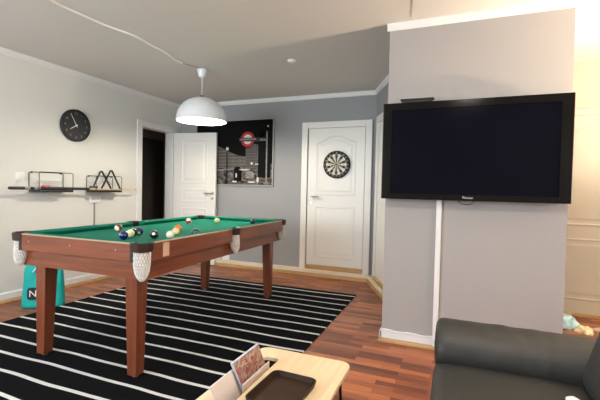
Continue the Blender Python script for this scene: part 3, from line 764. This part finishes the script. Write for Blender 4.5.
tag(obj('socket_cable', bx(XL, XL+0.012, 3.308, 3.320, 0.095, 0.935), 'thin_wire'), 'thin cable running down the wall from the double socket', 'cable')
plate('wall_socket', 'white socket low on the grey wall, half hidden by a table leg', 'socket', (-3.235, YB, 0.135), 'Y', 0.08, 0.08, 'socket')
plate('wall_socket', 'white socket low on the grey wall, right of its neighbour', 'socket', (-3.155, YB-0.0, 0.135), 'Y', 0.08, 0.06, 'socket') if False else None
plate('wall_socket', 'white double socket low on the grey wall, clear of the table legs', 'socket', (-3.10, YB, 0.128), 'Y', 0.115, 0.065, 'socket')

# ------------------------------------------------------------------ dartboard
db = thing('dartboard', 'round black and cream dartboard hung on the white panelled door', 'dartboard', (-1.435, YB-0.031, 1.477))
RD = 0.178
obj('body', lathe([(0, 0), (RD, 0), (RD, -0.024), (RD-0.003, -0.028), (0, -0.028)], n=60, ax='Y'), 'black_sector', db)
def sector_mesh(par):
    bm = bmesh.new()
    for i in range(20):
        if i % 2 == par: continue
        a0 = PI/2+PI/20-i*PI/10; a1 = a0-PI/10
        for r0_, r1_ in ((0.014, 0.134),):
            P = []
            for q in range(5): a = a0+(a1-a0)*q/4; P.append((r1_*math.cos(a), r1_*math.sin(a)))
            for q in range(5): a = a1+(a0-a1)*q/4; P.append((r0_*math.cos(a), r0_*math.sin(a)))
            prism(P, XZ, -0.0295, -0.028, bm)
    return bm
tag(obj('cream_sectors', sector_mesh(0), 'cream_sector', db), 'ten cream sectors'); tag(obj('black_sectors', sector_mesh(1), 'black_sector', db), 'ten black sectors')
obj('bullseye', lathe([(0, -0.0305), (0.013, -0.0305), (0.013, -0.028), (0, -0.028)], n=20, ax='Y'), 'grey_box', db)
wb = bmesh.new()
for r_ in (0.134, 0.124, 0.080, 0.072): lathe([(r_-0.0012, -0.0298), (r_+0.0012, -0.0298), (r_+0.0012, -0.028), (r_-0.0012, -0.028)], wb, 60, ax='Y', closed=True)
obj('wire_rings', wb, 'steel', db)
for i, s in enumerate((20, 1, 18, 4, 13, 6, 10, 15, 2, 17, 3, 19, 7, 16, 8, 11, 14, 9, 12, 5)):
    a = PI/2-i*PI/10; text_mesh('number', str(s), 0.026, T((0.154*math.cos(a), -0.0288, 0.154*math.sin(a))) @ F_NY, 'cream_sector', db)

# ------------------------------------------------------------------ poster of a night street
def city_mat():
    m, n, k, b = newmat('night_city_print')
    tc = n.new('ShaderNodeTexCoord'); mp = n.new('ShaderNodeMapping'); mp.inputs['Scale'].default_value = (10, 1, 22)
    k.new(tc.outputs['Object'], mp.inputs[0])
    nz = n.new('ShaderNodeTexNoise'); nz.inputs['Scale'].default_value = 1.2; nz.inputs['Detail'].default_value = 5; nz.inputs['Roughness'].default_value = 0.7
    k.new(mp.outputs[0], nz.inputs['Vector'])
    cr = n.new('ShaderNodeValToRGB'); e = cr.color_ramp.elements; e[0].position = 0.42; e[0].color = (0.004, 0.004, 0.004, 1); e[1].position = 0.68; e[1].color = (0.26, 0.24, 0.22, 1)
    k.new(nz.outputs['Fac'], cr.inputs[0]); k.new(cr.outputs[0], b.inputs['Base Color']); b.inputs['Roughness'].default_value = 0.5
    b.inputs['Specular IOR Level'].default_value = 0.3
    return m
def facade_mat(name, lo, hi, bw, rh):
    m, n, k, b = newmat(name)
    tc = n.new('ShaderNodeTexCoord'); sp = n.new('ShaderNodeSeparateXYZ'); k.new(tc.outputs['Object'], sp.inputs[0])
    cb_ = n.new('ShaderNodeCombineXYZ'); k.new(sp.outputs['X'], cb_.inputs[0]); k.new(sp.outputs['Z'], cb_.inputs[1])
    br = n.new('ShaderNodeTexBrick'); br.offset = 0; br.inputs['Scale'].default_value = 1; br.inputs['Brick Width'].default_value = bw; br.inputs['Row Height'].default_value = rh
    br.inputs['Mortar Size'].default_value = bw*0.22; br.inputs['Color1'].default_value = (*lo, 1); br.inputs['Color2'].default_value = (*[c*1.8 for c in lo], 1); br.inputs['Mortar'].default_value = (*hi, 1)
    k.new(cb_.outputs[0], br.inputs['Vector']); k.new(br.outputs['Color'], b.inputs['Base Color']); b.inputs['Roughness'].default_value = 0.5
    return m
M['city'] = city_mat(); M['facade'] = facade_mat('crescent_facade', (0.008, 0.007, 0.007), (0.17, 0.15, 0.135), 0.020, 0.048)
M['tower'] = facade_mat('tower_facade', (0.015, 0.014, 0.013), (0.085, 0.08, 0.075), 0.03, 0.04)
M['night'] = mat('night_sky_print', (0.004, 0.004, 0.005), 0.6, spec=0.08)
M['pred'] = mat('printed_red', (0.42, 0.016, 0.022), 0.5, spec=0.3); M['pwhite'] = mat('printed_white', (0.62, 0.60, 0.57), 0.5); M['pgrey'] = mat('printed_grey', (0.22, 0.20, 0.19), 0.5, var=0.4, vscale=30)
px0, px1, pz0, pz1 = -3.66, -2.352, 1.18, 2.132
ps = thing('street_poster', 'large framed black and white night street poster with a red station roundel', 'poster', (0, YB, 0))
fr = bmesh.new(); t_ = 0.018
for a in ((px0, px0+t_, pz0, pz1), (px1-t_, px1, pz0, pz1), (px0+t_, px1-t_, pz0, pz0+t_), (px0+t_, px1-t_, pz1-t_, pz1)): bx(a[0], a[1], -0.028, 0, a[2], a[3], fr)
obj('frame', fr, 'frame', ps, bevel=0.002)
def flat(name, poly, lay, m, parent): return obj(name, prism(poly, XZ, -0.0125-lay*0.0006, -0.012), m, parent)
pr = obj('print', bx(px0+t_, px1-t_, -0.012, -0.002, pz0+t_, pz1-t_), 'night', ps)
flat('street', [(px0+t_, 1.2), (px1-t_, 1.2), (px1-t_, 1.50), (px0+t_, 1.50)], 1, 'city', pr)
flat('crescent_building', [(px0+t_, 1.44), (-2.95, 1.44), (-2.80, 1.46), (-2.80, 1.60), (-2.92, 1.615), (-3.06, 1.665), (-3.2, 1.73), (px0+t_, 1.92)], 2, 'facade', pr)
flat('tower_block', [(-2.80, 1.44), (-2.60, 1.44), (-2.60, 1.76), (-2.66, 1.78), (-2.74, 1.72), (-2.80, 1.72)], 3, 'tower', pr)
flat('dark_tower', [(-2.60, 1.30), (-2.40, 1.30), (-2.40, 1.98), (-2.52, 1.98), (-2.52, 1.80), (-2.60, 1.80)], 3, 'night', pr)
flat('lamp_post', [(-3.125, 1.2), (-3.095, 1.2), (-3.10, 1.70), (-3.12, 1.70)], 4, 'black', pr)
flat('lamp_glow', [(-3.108+0.022*math.cos(a*PI/8), 1.715+0.024*math.sin(a*PI/8)) for a in range(16)], 5, 'pwhite', pr)
def light(x, z, w, h): return [(x+w*math.cos(a*PI/6), z+h*math.sin(a*PI/6)) for a in range(12)]
for (x, z, w, h) in ((-2.95, 1.33, 0.012, 0.035), (-2.60, 1.27, 0.018, 0.04), (-2.98, 1.24, 0.045, 0.012), (-2.70, 1.235, 0.06, 0.012), (-2.70, 1.50, 0.018, 0.018), (-2.62, 1.49, 0.03, 0.008), (-2.82, 1.41, 0.09, 0.008), (-2.45, 2.02, 0.014, 0.014)):
    flat('light_spot', light(x, z, w, h), 5, 'pwhite', pr)
flat('kerb_line', [(-3.5, 1.37), (-2.85, 1.425), (-2.85, 1.44), (-3.5, 1.40)], 4, 'pgrey', pr)
flat('round_pavilion', [(-2.99, 1.24), (-2.86, 1.24), (-2.86, 1.42), (-2.90, 1.45), (-2.96, 1.45), (-2.99, 1.42)], 4, 'night', pr)
flat('railing', [(-3.30, 1.22), (-3.02, 1.24), (-3.02, 1.34), (-3.30, 1.30)], 4, 'city', pr)
flat('parked_car', [(-2.80, 1.29), (-2.66, 1.29), (-2.66, 1.36), (-2.70, 1.39), (-2.78, 1.39), (-2.80, 1.36)], 4, 'pgrey', pr)
flat('sign_pole', [(-2.475, 1.22), (-2.455, 1.22), (-2.455, 1.95), (-2.475, 1.95)], 4, 'pgrey', pr)
rcx, rcz = -2.772, 1.843
rg = bmesh.new(); n_ = 48
for i in range(n_):
    a0, a1 = 2*PI*i/n_, 2*PI*(i+1)/n_
    prism([(rcx+r_*math.cos(a), rcz+r_*math.sin(a)) for r_, a in ((0.070, a0), (0.110, a0), (0.110, a1), (0.070, a1))], XZ, -0.0165, -0.012, rg)
ro = tag(obj('roundel_ring', rg, 'pred', pr), 'red ring of the station sign'); flat('roundel_disc', [(rcx+0.070*math.cos(a*PI/16), rcz+0.070*math.sin(a*PI/16)) for a in range(32)], 6, 'pwhite', pr)
flat('roundel_bar', [(-2.91, 1.816), (-2.47, 1.808), (-2.47, 1.862), (-2.91, 1.870)], 8, 'black', pr)
text_mesh('roundel_text', 'UNDERGROUND', 0.034, T((-2.765, -0.0180, 1.842)) @ F_NY, 'pwhite', pr, 0.0002)
text_mesh('bar_text', 'BANK', 0.030, T((-2.52, -0.0180, 1.832)) @ F_NY, 'pwhite', pr, 0.0002) if False else flat('bar_end_light', [(-2.57, 1.822), (-2.48, 1.820), (-2.48, 1.842), (-2.57, 1.844)], 9, 'pgrey', pr)

# ------------------------------------------------------------------ television on the column
YT = 2.86
tv = thing('television', 'large black flat television mounted on the grey column', 'television', (0, YT, 0))
tx0, tx1, tz0, tz1 = -0.506, 0.667, 1.092, 1.784
sx0, sx1, sz0, sz1 = -0.445, 0.602, 1.132, 1.733
bz_ = bmesh.new()
for a in ((tx0, sx0, tz0, tz1), (sx1, tx1, tz0, tz1), (sx0, sx1, tz0, sz0), (sx0, sx1, sz1, tz1)): bx(a[0], a[1], -0.004, 0.03, a[2], a[3], bz_)
bmesh.ops.remove_doubles(bz_, verts=bz_.verts, dist=1e-5)
obj('bezel', bz_, 'tv', tv)
obj('screen', bx(sx0-0.002, sx1+0.002, 0.002, 0.03, sz0-0.002, sz1+0.002), 'tv_screen', tv)
lp = bmesh.new()
for a in ((sx0-0.004, sx0, sz0, sz1), (sx1, sx1+0.004, sz0, sz1), (sx0-0.004, sx1+0.004, sz0-0.004, sz0), (sx0-0.004, sx1+0.004, sz1, sz1+0.004)): bx(a[0], a[1], -0.006, -0.004, a[2], a[3], lp)
obj('screen_lip', lp, 'tv', tv)
obj('back_cover', bx(tx0+0.03, tx1-0.03, 0.03, 0.062, tz0+0.03, tz1-0.03), 'black_plastic', tv, bevel=0.01)
obj('side_trim', bx(tx1, tx1+0.004, 0.0, 0.045, tz0, tz1, bx(tx0-0.004, tx0, 0.0, 0.045, tz0, tz1)), 'tv_edge', tv)
obj('wall_bracket', bx(-0.09, 0.30, 0.062, YC-YT, 1.3, 1.6), 'black_metal', tv)
text_mesh('brand_mark', 'Pioneer', 0.022, T((0.078, -0.0045, 1.113)) @ F_NY, 'silver', tv)
P = [(0.070+0.050*math.cos(a), 0.03, 1.094+0.028*math.sin(a)) for a in [PI+PI*i/14 for i in range(15)]]
obj('hanging_cable', tube(P, 0.0028), 'black_plastic', tv)
rc = thing('sensor_box', 'flat black box resting on the left top edge of the television', 'box', (-0.275, YT, tz1-0.001))
obj('body', bx(-0.105, 0.105, -0.004, 0.05, 0.0, 0.018), 'black', rc, bevel=0.003)
obj('lid', bx(-0.115, 0.115, -0.008, 0.055, 0.018, 0.028), 'black', rc, bevel=0.003)

# white cable duct below the television
dct = thing('cable_duct', 'white vertical cable duct running down the column below the television', 'cable duct', (-0.107, YC, 0))
obj('channel', bx(-0.018, 0.018, -0.030, 0, 0.03, 1.30), 'trim', dct, bevel=0.002)
obj('lid', bx(-0.015, 0.015, -0.033, -0.030, 0.03, 1.30), 'trim', dct, bevel=0.001)
# white cable on top of the column's baseboard
P = []
for i in range(24):
    t = i/23; P.append((-0.49+0.37*t, YC-0.02-0.006*math.sin(t*9)**2, 0.094+0.004*math.sin(t*14)))
P += [(-0.105, YC-0.045, 0.075), (-0.095, YC-0.055, 0.035), (-0.098, YC-0.07, 0.006)]
tag(obj('white_cable', tube(P, 0.005), 'cable'), 'white cable lying on the baseboard of the column', 'cable')

# ------------------------------------------------------------------ teal bag
def bag():
    b = thing('drawstring_bag', 'teal drawstring bag with a black tag leaning on the left wall', 'bag', (-3.545, 2.43, 0.0), math.radians(30))
    from mathutils import noise
    bm = bmesh.new(); rows = []; n = 40
    for i in range(15):
        t = i/14; z = 0.006+0.40*t
        w = 0.175*(1-0.13*t); dp = 0.075*(1-0.65*t**1.5)
        if t > 0.9: w *= 1-0.5*(t-0.9)*3
        ring = []
        for j in range(n):
            a = 2*PI*j/n; c, s = math.cos(a), math.sin(a); e = 0.55
            x = w*math.copysign(abs(c)**e, c); y = dp*math.copysign(abs(s)**e, s)
            nn = noise.noise(Vector((x*9, y*9, z*9)))*0.013
            ring.append(bm.verts.new((x*(1+nn*2), y+nn, z-(0.01*abs(c) if i == 0 else 0)*0 + (0.012*math.sin(j*1.3) if i == 14 else 0))))
        rows.append(ring)
    for A, B in zip(rows, rows[1:]):
        for j in range(n): bm.faces.new((A[j], A[(j+1) % n], B[(j+1) % n], B[j]))
    bm.faces.new(rows[0]); bm.faces.new(rows[-1])
    obj('bag_body', bm, 'teal', b, smooth=True)
    # bow on top, dark opening
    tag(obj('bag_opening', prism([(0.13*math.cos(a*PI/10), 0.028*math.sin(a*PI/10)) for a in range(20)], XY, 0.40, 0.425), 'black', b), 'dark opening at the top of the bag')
    bw = bmesh.new()
    for s in (-1, 1):
        P = [(0, -0.035, 0.41)]
        for i in range(1, 12): a = PI*i/11; P.append((s*0.085*math.sin(a*0.9), -0.035-0.01*math.sin(a), 0.41+0.045*math.sin(a)*(1-0.3*i/11)))
        P.append((0, -0.04, 0.405)); tube(P, 0.009, bw)
        tube([(0, -0.04, 0.41), (s*0.04, -0.05, 0.38), (s*0.07, -0.055, 0.33)], 0.007, bw)
    tag(obj('ribbon', bw, 'pblue', b), 'pale teal ribbon bow')
    tg = tag(obj('tag', prism(rrect(-0.09, 0.09, -0.055, 0.055, 0.022, 4), XZ, -0.092, -0.080), 'black', b), 'black rounded patch with a white letter')
    tg.location = (-0.015, 0, 0.14)
    text_mesh('letter', 'N', 0.085, T((-0.045, -0.0925, 0)) @ F_NY, 'white', tg)
    b.rotation_euler = (0, 0, math.radians(38))
bag()

# ------------------------------------------------------------------ coffee table, tray, magazines
CT = thing('coffee_table', 'pale bamboo coffee table with a long slot and thin black legs', 'coffee table', (-0.575, 1.16, 0))
ox, oy = -0.575, 1.16; zt = 0.45
outl = rrect(-0.765-ox, -0.365-ox, 0.80-oy, 1.505-oy, 0.045, 8)
slot = rrect(-0.712-ox, -0.645-ox, 0.92-oy, 1.415-oy, 0.018, 5)
def plate_with_hole(outer, hole, z0, z1):
    bm = bmesh.new(); ed = []
    for L_ in (outer, hole):
        vs = [bm.verts.new((u, v, z1)) for u, v in L_]
        for i in range(len(vs)): ed.append(bm.edges.new((vs[i], vs[(i+1) % len(vs)])))
    bmesh.ops.triangle_fill(bm, use_beauty=True, edges=ed)
    top = bm.faces[:]
    r = bmesh.ops.extrude_face_region(bm, geom=top)
    bmesh.ops.translate(bm, vec=(0, 0, z0-z1), verts=[g for g in r['geom'] if isinstance(g, bmesh.types.BMVert)])
    return bm
obj('tabletop', plate_with_hole(outl, slot, zt-0.014, zt), 'bamboo', CT)
# hand notch beside the far end of the slot
for sx in (-1, 1):
    cx = -0.575-ox+sx*0.190
    P = [(cx, 1.43-oy, 0.006), (cx, 1.43-oy, zt-0.014)]
    obj('leg', tube([(cx+sx*0.012, 1.43-oy, 0.0), (cx, 1.40-oy, zt-0.015)], 0.006), 'black_metal', CT)
    obj('leg', tube([(cx+sx*0.012, 0.86-oy, 0.0), (cx, 0.88-oy, zt-0.015)], 0.006), 'black_metal', CT)
fr = bmesh.new(); tube([(-0.190, 1.40-oy, zt-0.019), (0.190, 1.40-oy, zt-0.019), (0.190, 0.88-oy, zt-0.019), (-0.190, 0.88-oy, zt-0.019)], 0.005, fr, closed=True)
obj('frame', fr, 'black_metal', CT)
bkt = bmesh.new()
tube([(-0.712-ox, 0.93-oy, zt-0.014), (-0.70-ox, 0.93-oy, 0.30), (-0.67-ox, 0.93-oy, 0.30), (-0.664-ox, 0.93-oy, zt-0.014)], 0.003, bkt)
tube([(-0.712-ox, 1.385-oy, zt-0.014), (-0.70-ox, 1.385-oy, 0.30), (-0.67-ox, 1.385-oy, 0.30), (-0.664-ox, 1.385-oy, zt-0.014)], 0.003, bkt)
tube([(-0.685-ox, 0.93-oy, 0.30), (-0.685-ox, 1.385-oy, 0.30)], 0.003, bkt)
obj('magazine_holder', bkt, 'black_metal', CT)
# tray
ty = thing('serving_tray', 'dark brown square tray with rounded corners on the coffee table', 'tray', (-0.522, 1.172, zt), math.radians(-2))
def tray_mesh():
    bm = bmesh.new(); k = 7
    lv = [(0.080, 0.105, 0.020, 0.0), (0.086, 0.111, 0.026, 0.016), (0.088, 0.113, 0.028, 0.022), (0.083, 0.108, 0.025, 0.022), (0.078, 0.103, 0.020, 0.006)]
    rings = [[bm.verts.new((u, v, z)) for u, v in rrect(-a, a, -b, b, r, k)] for a, b, r, z in lv]
    n = len(rings[0])
    for A, B in zip(rings, rings[1:]):
        for j in range(n): bm.faces.new((A[j], A[(j+1) % n], B[(j+1) % n], B[j]))
    bm.faces.new(rings[0]); bm.faces.new(rings[-1])
    return bm
obj('tray_body', tray_mesh(), 'tray', ty, auto=True)
# magazines standing in the slot
def cover_mat():
    m, n, k, b = newmat('photo_cover')
    tc = n.new('ShaderNodeTexCoord'); vo = n.new('ShaderNodeTexVoronoi'); vo.inputs['Scale'].default_value = 75
    nz = n.new('ShaderNodeTexNoise'); nz.inputs['Scale'].default_value = 12; k.new(tc.outputs['Object'], nz.inputs['Vector'])
    va = n.new('ShaderNodeVectorMath'); va.operation = 'MULTIPLY_ADD'; k.new(nz.outputs['Color'], va.inputs[0]); va.inputs[1].default_value = (0.06, 0.06, 0.06); k.new(tc.outputs['Object'], va.inputs[2])
    k.new(va.outputs[0], vo.inputs['Vector'])
    sp = n.new('ShaderNodeSeparateColor'); k.new(vo.outputs['Color'], sp.inputs[0])
    cr = n.new('ShaderNodeValToRGB'); e = cr.color_ramp.elements; e[0].position = 0; e[0].color = (0.10, 0.05, 0.035, 1); e[1].position = 1; e[1].color = (0.28, 0.03, 0.045, 1)
    for p_, c in ((0.25, (0.50, 0.34, 0.24)), (0.45, (0.13, 0.08, 0.06)), (0.6, (0.45, 0.38, 0.34)), (0.8, (0.40, 0.14, 0.12))): a = e.new(p_); a.color = (*c, 1)
    k.new(sp.outputs[0], cr.inputs[0]); k.new(cr.outputs[0], b.inputs['Base Color']); b.inputs['Roughness'].default_value = 0.3
    return m
M['cover'] = cover_mat(); M['page'] = mat('white_pages', (0.72, 0.74, 0.80), 0.6); M['bluecard'] = mat('pale_blue_cover', (0.42, 0.55, 0.78), 0.5); M['beigecard'] = mat('beige_cover', (0.72, 0.60, 0.52), 0.4); M['palecard'] = mat('pale_cover', (0.78, 0.70, 0.66), 0.4)
def magazine(name, label, x, y0, y1, zb_, zt_, lean, th, m, cat='magazine', photo=False, yl=0.0, spine=None, curl=0.0):
    o = thing(name, label, cat, (x, (y0+y1)/2, zb_)); h = zt_-zb_; w = (y1-y0)/2
    def F(y, z, t): return (t-lean*z/h-curl*math.sin(PI*z/h), y+yl*z, z)
    def slab(a0, a1, z0, z1, t0, t1):
        bm = bmesh.new(); k = 6
        for i in range(k):
            za, zb2 = z0+(z1-z0)*i/k, z0+(z1-z0)*(i+1)/k
            prism([(a0, za), (a1, za), (a1, zb2), (a0, zb2)], F, t0, t1, bm)
        bmesh.ops.remove_doubles(bm, verts=bm.verts, dist=1e-5)
        return bm
    obj('pages', slab(-w+0.001, w-0.002, 0, h-0.001, 0.0008, th-0.0008), 'page', o)
    obj('front_cover', slab(-w, w, 0, h, th-0.0008, th), m, o)
    obj('back_cover', slab(-w, w, 0, h, 0, 0.0008), 'page', o)
    if photo: tag(obj('cover_photo', slab(-w+0.008, w-0.001, 0.02, h-0.004, th, th+0.0004), 'cover', o), 'colour photograph printed on the cover')
    return o
magazine('magazine', 'magazine with a crowded colour photo on its cover, standing in the table slot', -0.690, 1.235, 1.43, 0.335, 0.530, 0.022, 0.006, 'bluecard', photo=True, yl=-0.45)
magazine('magazine', 'pale plain catalogue nearest the camera, standing in the table slot', -0.699, 1.105, 1.27, 0.335, 0.500, 0.018, 0.005, 'palecard', yl=-0.45)
magazine('magazine', 'beige folded booklet leaning against the photo magazine in the table slot', -0.674, 1.16, 1.365, 0.335, 0.458, -0.004, 0.004, 'beigecard')

# ------------------------------------------------------------------ black leather sofa
SX0, SX1 = -0.06, 0.92
so = thing('leather_sofa', 'black leather sofa with a fat rolled armrest beside the grey column', 'sofa', (0, 0, 0))
obj('base', bx(SX0+0.03, SX1-0.02, 0.24, 2.02, 0.06, 0.30), 'leather', so, bevel=0.02)
for i, (a, b) in enumerate(((0.50, 1.14), (1.14, 1.80))):
    obj('seat_cushion', soft(SX0-0.005, 0.56, a, b+0.03, 0.27, 0.412, 0.045, crown=0.018, wr=0.002, seed=i), 'leather', so, smooth=True)
    bk = soft(-0.14, 0.14, a, b, 0, 0.52, 0.10, crown=0.02, wr=0.004, seed=i+5)
    bmesh.ops.rotate(bk, verts=bk.verts, cent=(0, 0, 0), matrix=Matrix.Rotation(math.radians(16), 3, 'Y'))
    bmesh.ops.translate(bk, vec=(0.57, 0.0, 0.36), verts=bk.verts)
    obj('back_cushion', bk, 'leather', so, smooth=True)
def roll(yc, zc, ry, rz, x0, x1, seed):
    from mathutils import noise
    bm = bmesh.new(); n = 48; k = 70; rings = []; er = 0.035
    xs = []
    for i in range(6): a = PI/2*i/5; xs.append((x0+er*(1-math.sin(a)), 1-0.30*(1-math.cos(a))) if False else (x0+er*(1-math.cos(a)), 0.72+0.28*math.sin(a)))
    for i in range(1, k): xs.append((x0+er+(x1-x0-2*er)*i/k, 1.0))
    for i in range(6): a = PI/2*(1-i/5); xs.append((x1-er*(1-math.cos(a)), 0.72+0.28*math.sin(a)))
    for x, s in xs:
        ring = []
        for j in range(n):
            a = 2*PI*j/n; w = math.exp(-((x-0.28)/0.20)**2)
            cr_ = noise.noise(Vector((x*24+seed, math.sin(a)*1.2+x*3, math.cos(a)*1.2)))*0.005*w + noise.noise(Vector((x*4, seed, a*0)))*0.002
            q = s+cr_/0.12
            ring.append(bm.verts.new((x, yc+ry*q*math.cos(a), zc+rz*q*math.sin(a))))
        rings.append(ring)
    for A, B in zip(rings, rings[1:]):
        for j in range(n): bm.faces.new((A[j], A[(j+1) % n], B[(j+1) % n], B[j]))
    for rg_, xx in ((rings[0], x0-0.006), (rings[-1], x1+0.006)):
        c = bm.verts.new((xx, yc, zc))
        for j in range(n): bm.faces.new((rg_[j], rg_[(j+1) % n], c))
    return bm
obj('armrest', roll(1.885, 0.450, 0.145, 0.110, SX0-0.004, 0.86, 3), 'leather', so, smooth=True)
obj('armrest', roll(0.36, 0.458, 0.145, 0.112, SX0+0.012, 0.86, 8), 'leather', so, smooth=True)
for a, b in ((0.27, 0.46), (1.80, 1.98)): obj('side_panel', bx(SX0+0.02, 0.86, a, b, 0.06, 0.40), 'leather', so, bevel=0.02)
obj('back_frame', bx(0.80, SX1, 0.24, 2.02, 0.06, 0.72), 'leather', so, bevel=0.03)
for x in (SX0+0.07, SX1-0.07):
    for y in (0.30, 1.96): obj('foot', taper(x-0.025, x+0.025, y-0.025, y+0.025, 0, 0.8, 0.065, 1.0), 'black', so)
# unidentified white thing on the seat
wo = obj('white_item', soft(-0.018, 0.018, -0.045, 0.045, 0, 0.018, 0.008, n=4), 'white', smooth=True)
wo.location = (0.405, 1.515, 0.444); wo.rotation_euler = (0, 0, math.radians(35))
tag(wo, 'small white rounded item lying on the sofa seat against the backrest', 'remote')

# ------------------------------------------------------------------ things on the floor behind the column
def heap(name, label, cat, loc, sx, sy, sz, m, seed, rz=0):
    from mathutils import noise
    bm = bmesh.new(); bmesh.ops.create_icosphere(bm, subdivisions=4, radius=1)
    for v in bm.verts:
        n0 = noise.noise(v.co*1.6+Vector((seed, 0, 0)))*0.28+abs(noise.noise(v.co*3.4+Vector((0, seed, 0))))*0.22
        c = v.co*(0.9+n0); c.z = max(c.z, -0.15)+0.15
        v.co = Vector((c.x*sx, c.y*sy, c.z*sz))
    o = obj(name, bm, m, smooth=True); o.location = loc; o.rotation_euler = (0, 0, rz)
    return tag(o, label, cat)
heap('plastic_bag', 'crumpled pale blue plastic bag on the floor behind the column', 'bag', (0.86, 4.02, 0.001), 0.17, 0.15, 0.10, 'pblue', 2.0)
heap('folded_cloth', 'small crumpled cream cloth between the blue bag and the beige blanket', 'cloth', (1.035, 3.86, 0.001), 0.07, 0.06, 0.05, 'pcream', 5.0)
heap('blanket', 'pale beige blanket heaped on the floor in front of the cream door', 'blanket', (1.32, 3.92, 0.001), 0.20, 0.13, 0.055, 'pbeige', 8.0)

# ------------------------------------------------------------------ floor lamp right of the picture (a lamp of the room)
fl = thing('floor_lamp', 'tall floor lamp with an added light-shaping black bowl and lit globe to the right of the sofa', 'lamp', (1.85, 2.70, 0))
obj('base', lathe([(0, 0), (0.14, 0), (0.14, 0.012), (0.03, 0.022), (0, 0.022)], n=32), 'black_metal', fl)
obj('pole', tube([(0, 0, 0.02), (0, 0, 1.29)], 0.011), 'black_metal', fl)
M['globe'] = mat('lit_globe', (1, 0.95, 0.88), 0.5, emis=(1.0, 0.80, 0.58), es=FLOOR_LAMP_STRENGTH)
gb = bmesh.new(); bmesh.ops.create_icosphere(gb, subdivisions=3, radius=0.09)
for v in gb.verts: v.co.z += 1.40
tag(obj('globe_shade', gb, 'globe', fl, smooth=True), 'lit white globe')

cl = thing('added_ceiling_lamp', 'flat round white ceiling lamp added above the sofa, out of view', 'lamp', (0.1, 0.95, 0))  # out of view, added as the overhead source for the sofa
obj('rim', lathe([(0, H), (0.16, H), (0.16, H-0.05), (0.15, H-0.06), (0, H-0.06)], n=40), 'white', cl)
obj('diffuser', lathe([(0, H-0.06), (0.145, H-0.06), (0.13, H-0.078), (0.07, H-0.088), (0, H-0.09)], n=40), 'bulb', cl, smooth=True)
obj('bowl', lathe([(0, 1.27), (0.06, 1.275), (0.15, 1.33), (0.19, 1.438), (0.186, 1.438), (0.145, 1.338), (0.058, 1.283), (0, 1.279)], n=40), 'black_metal', fl, smooth=True)  # unseen bowl, added to keep the globe's direct light off the nook
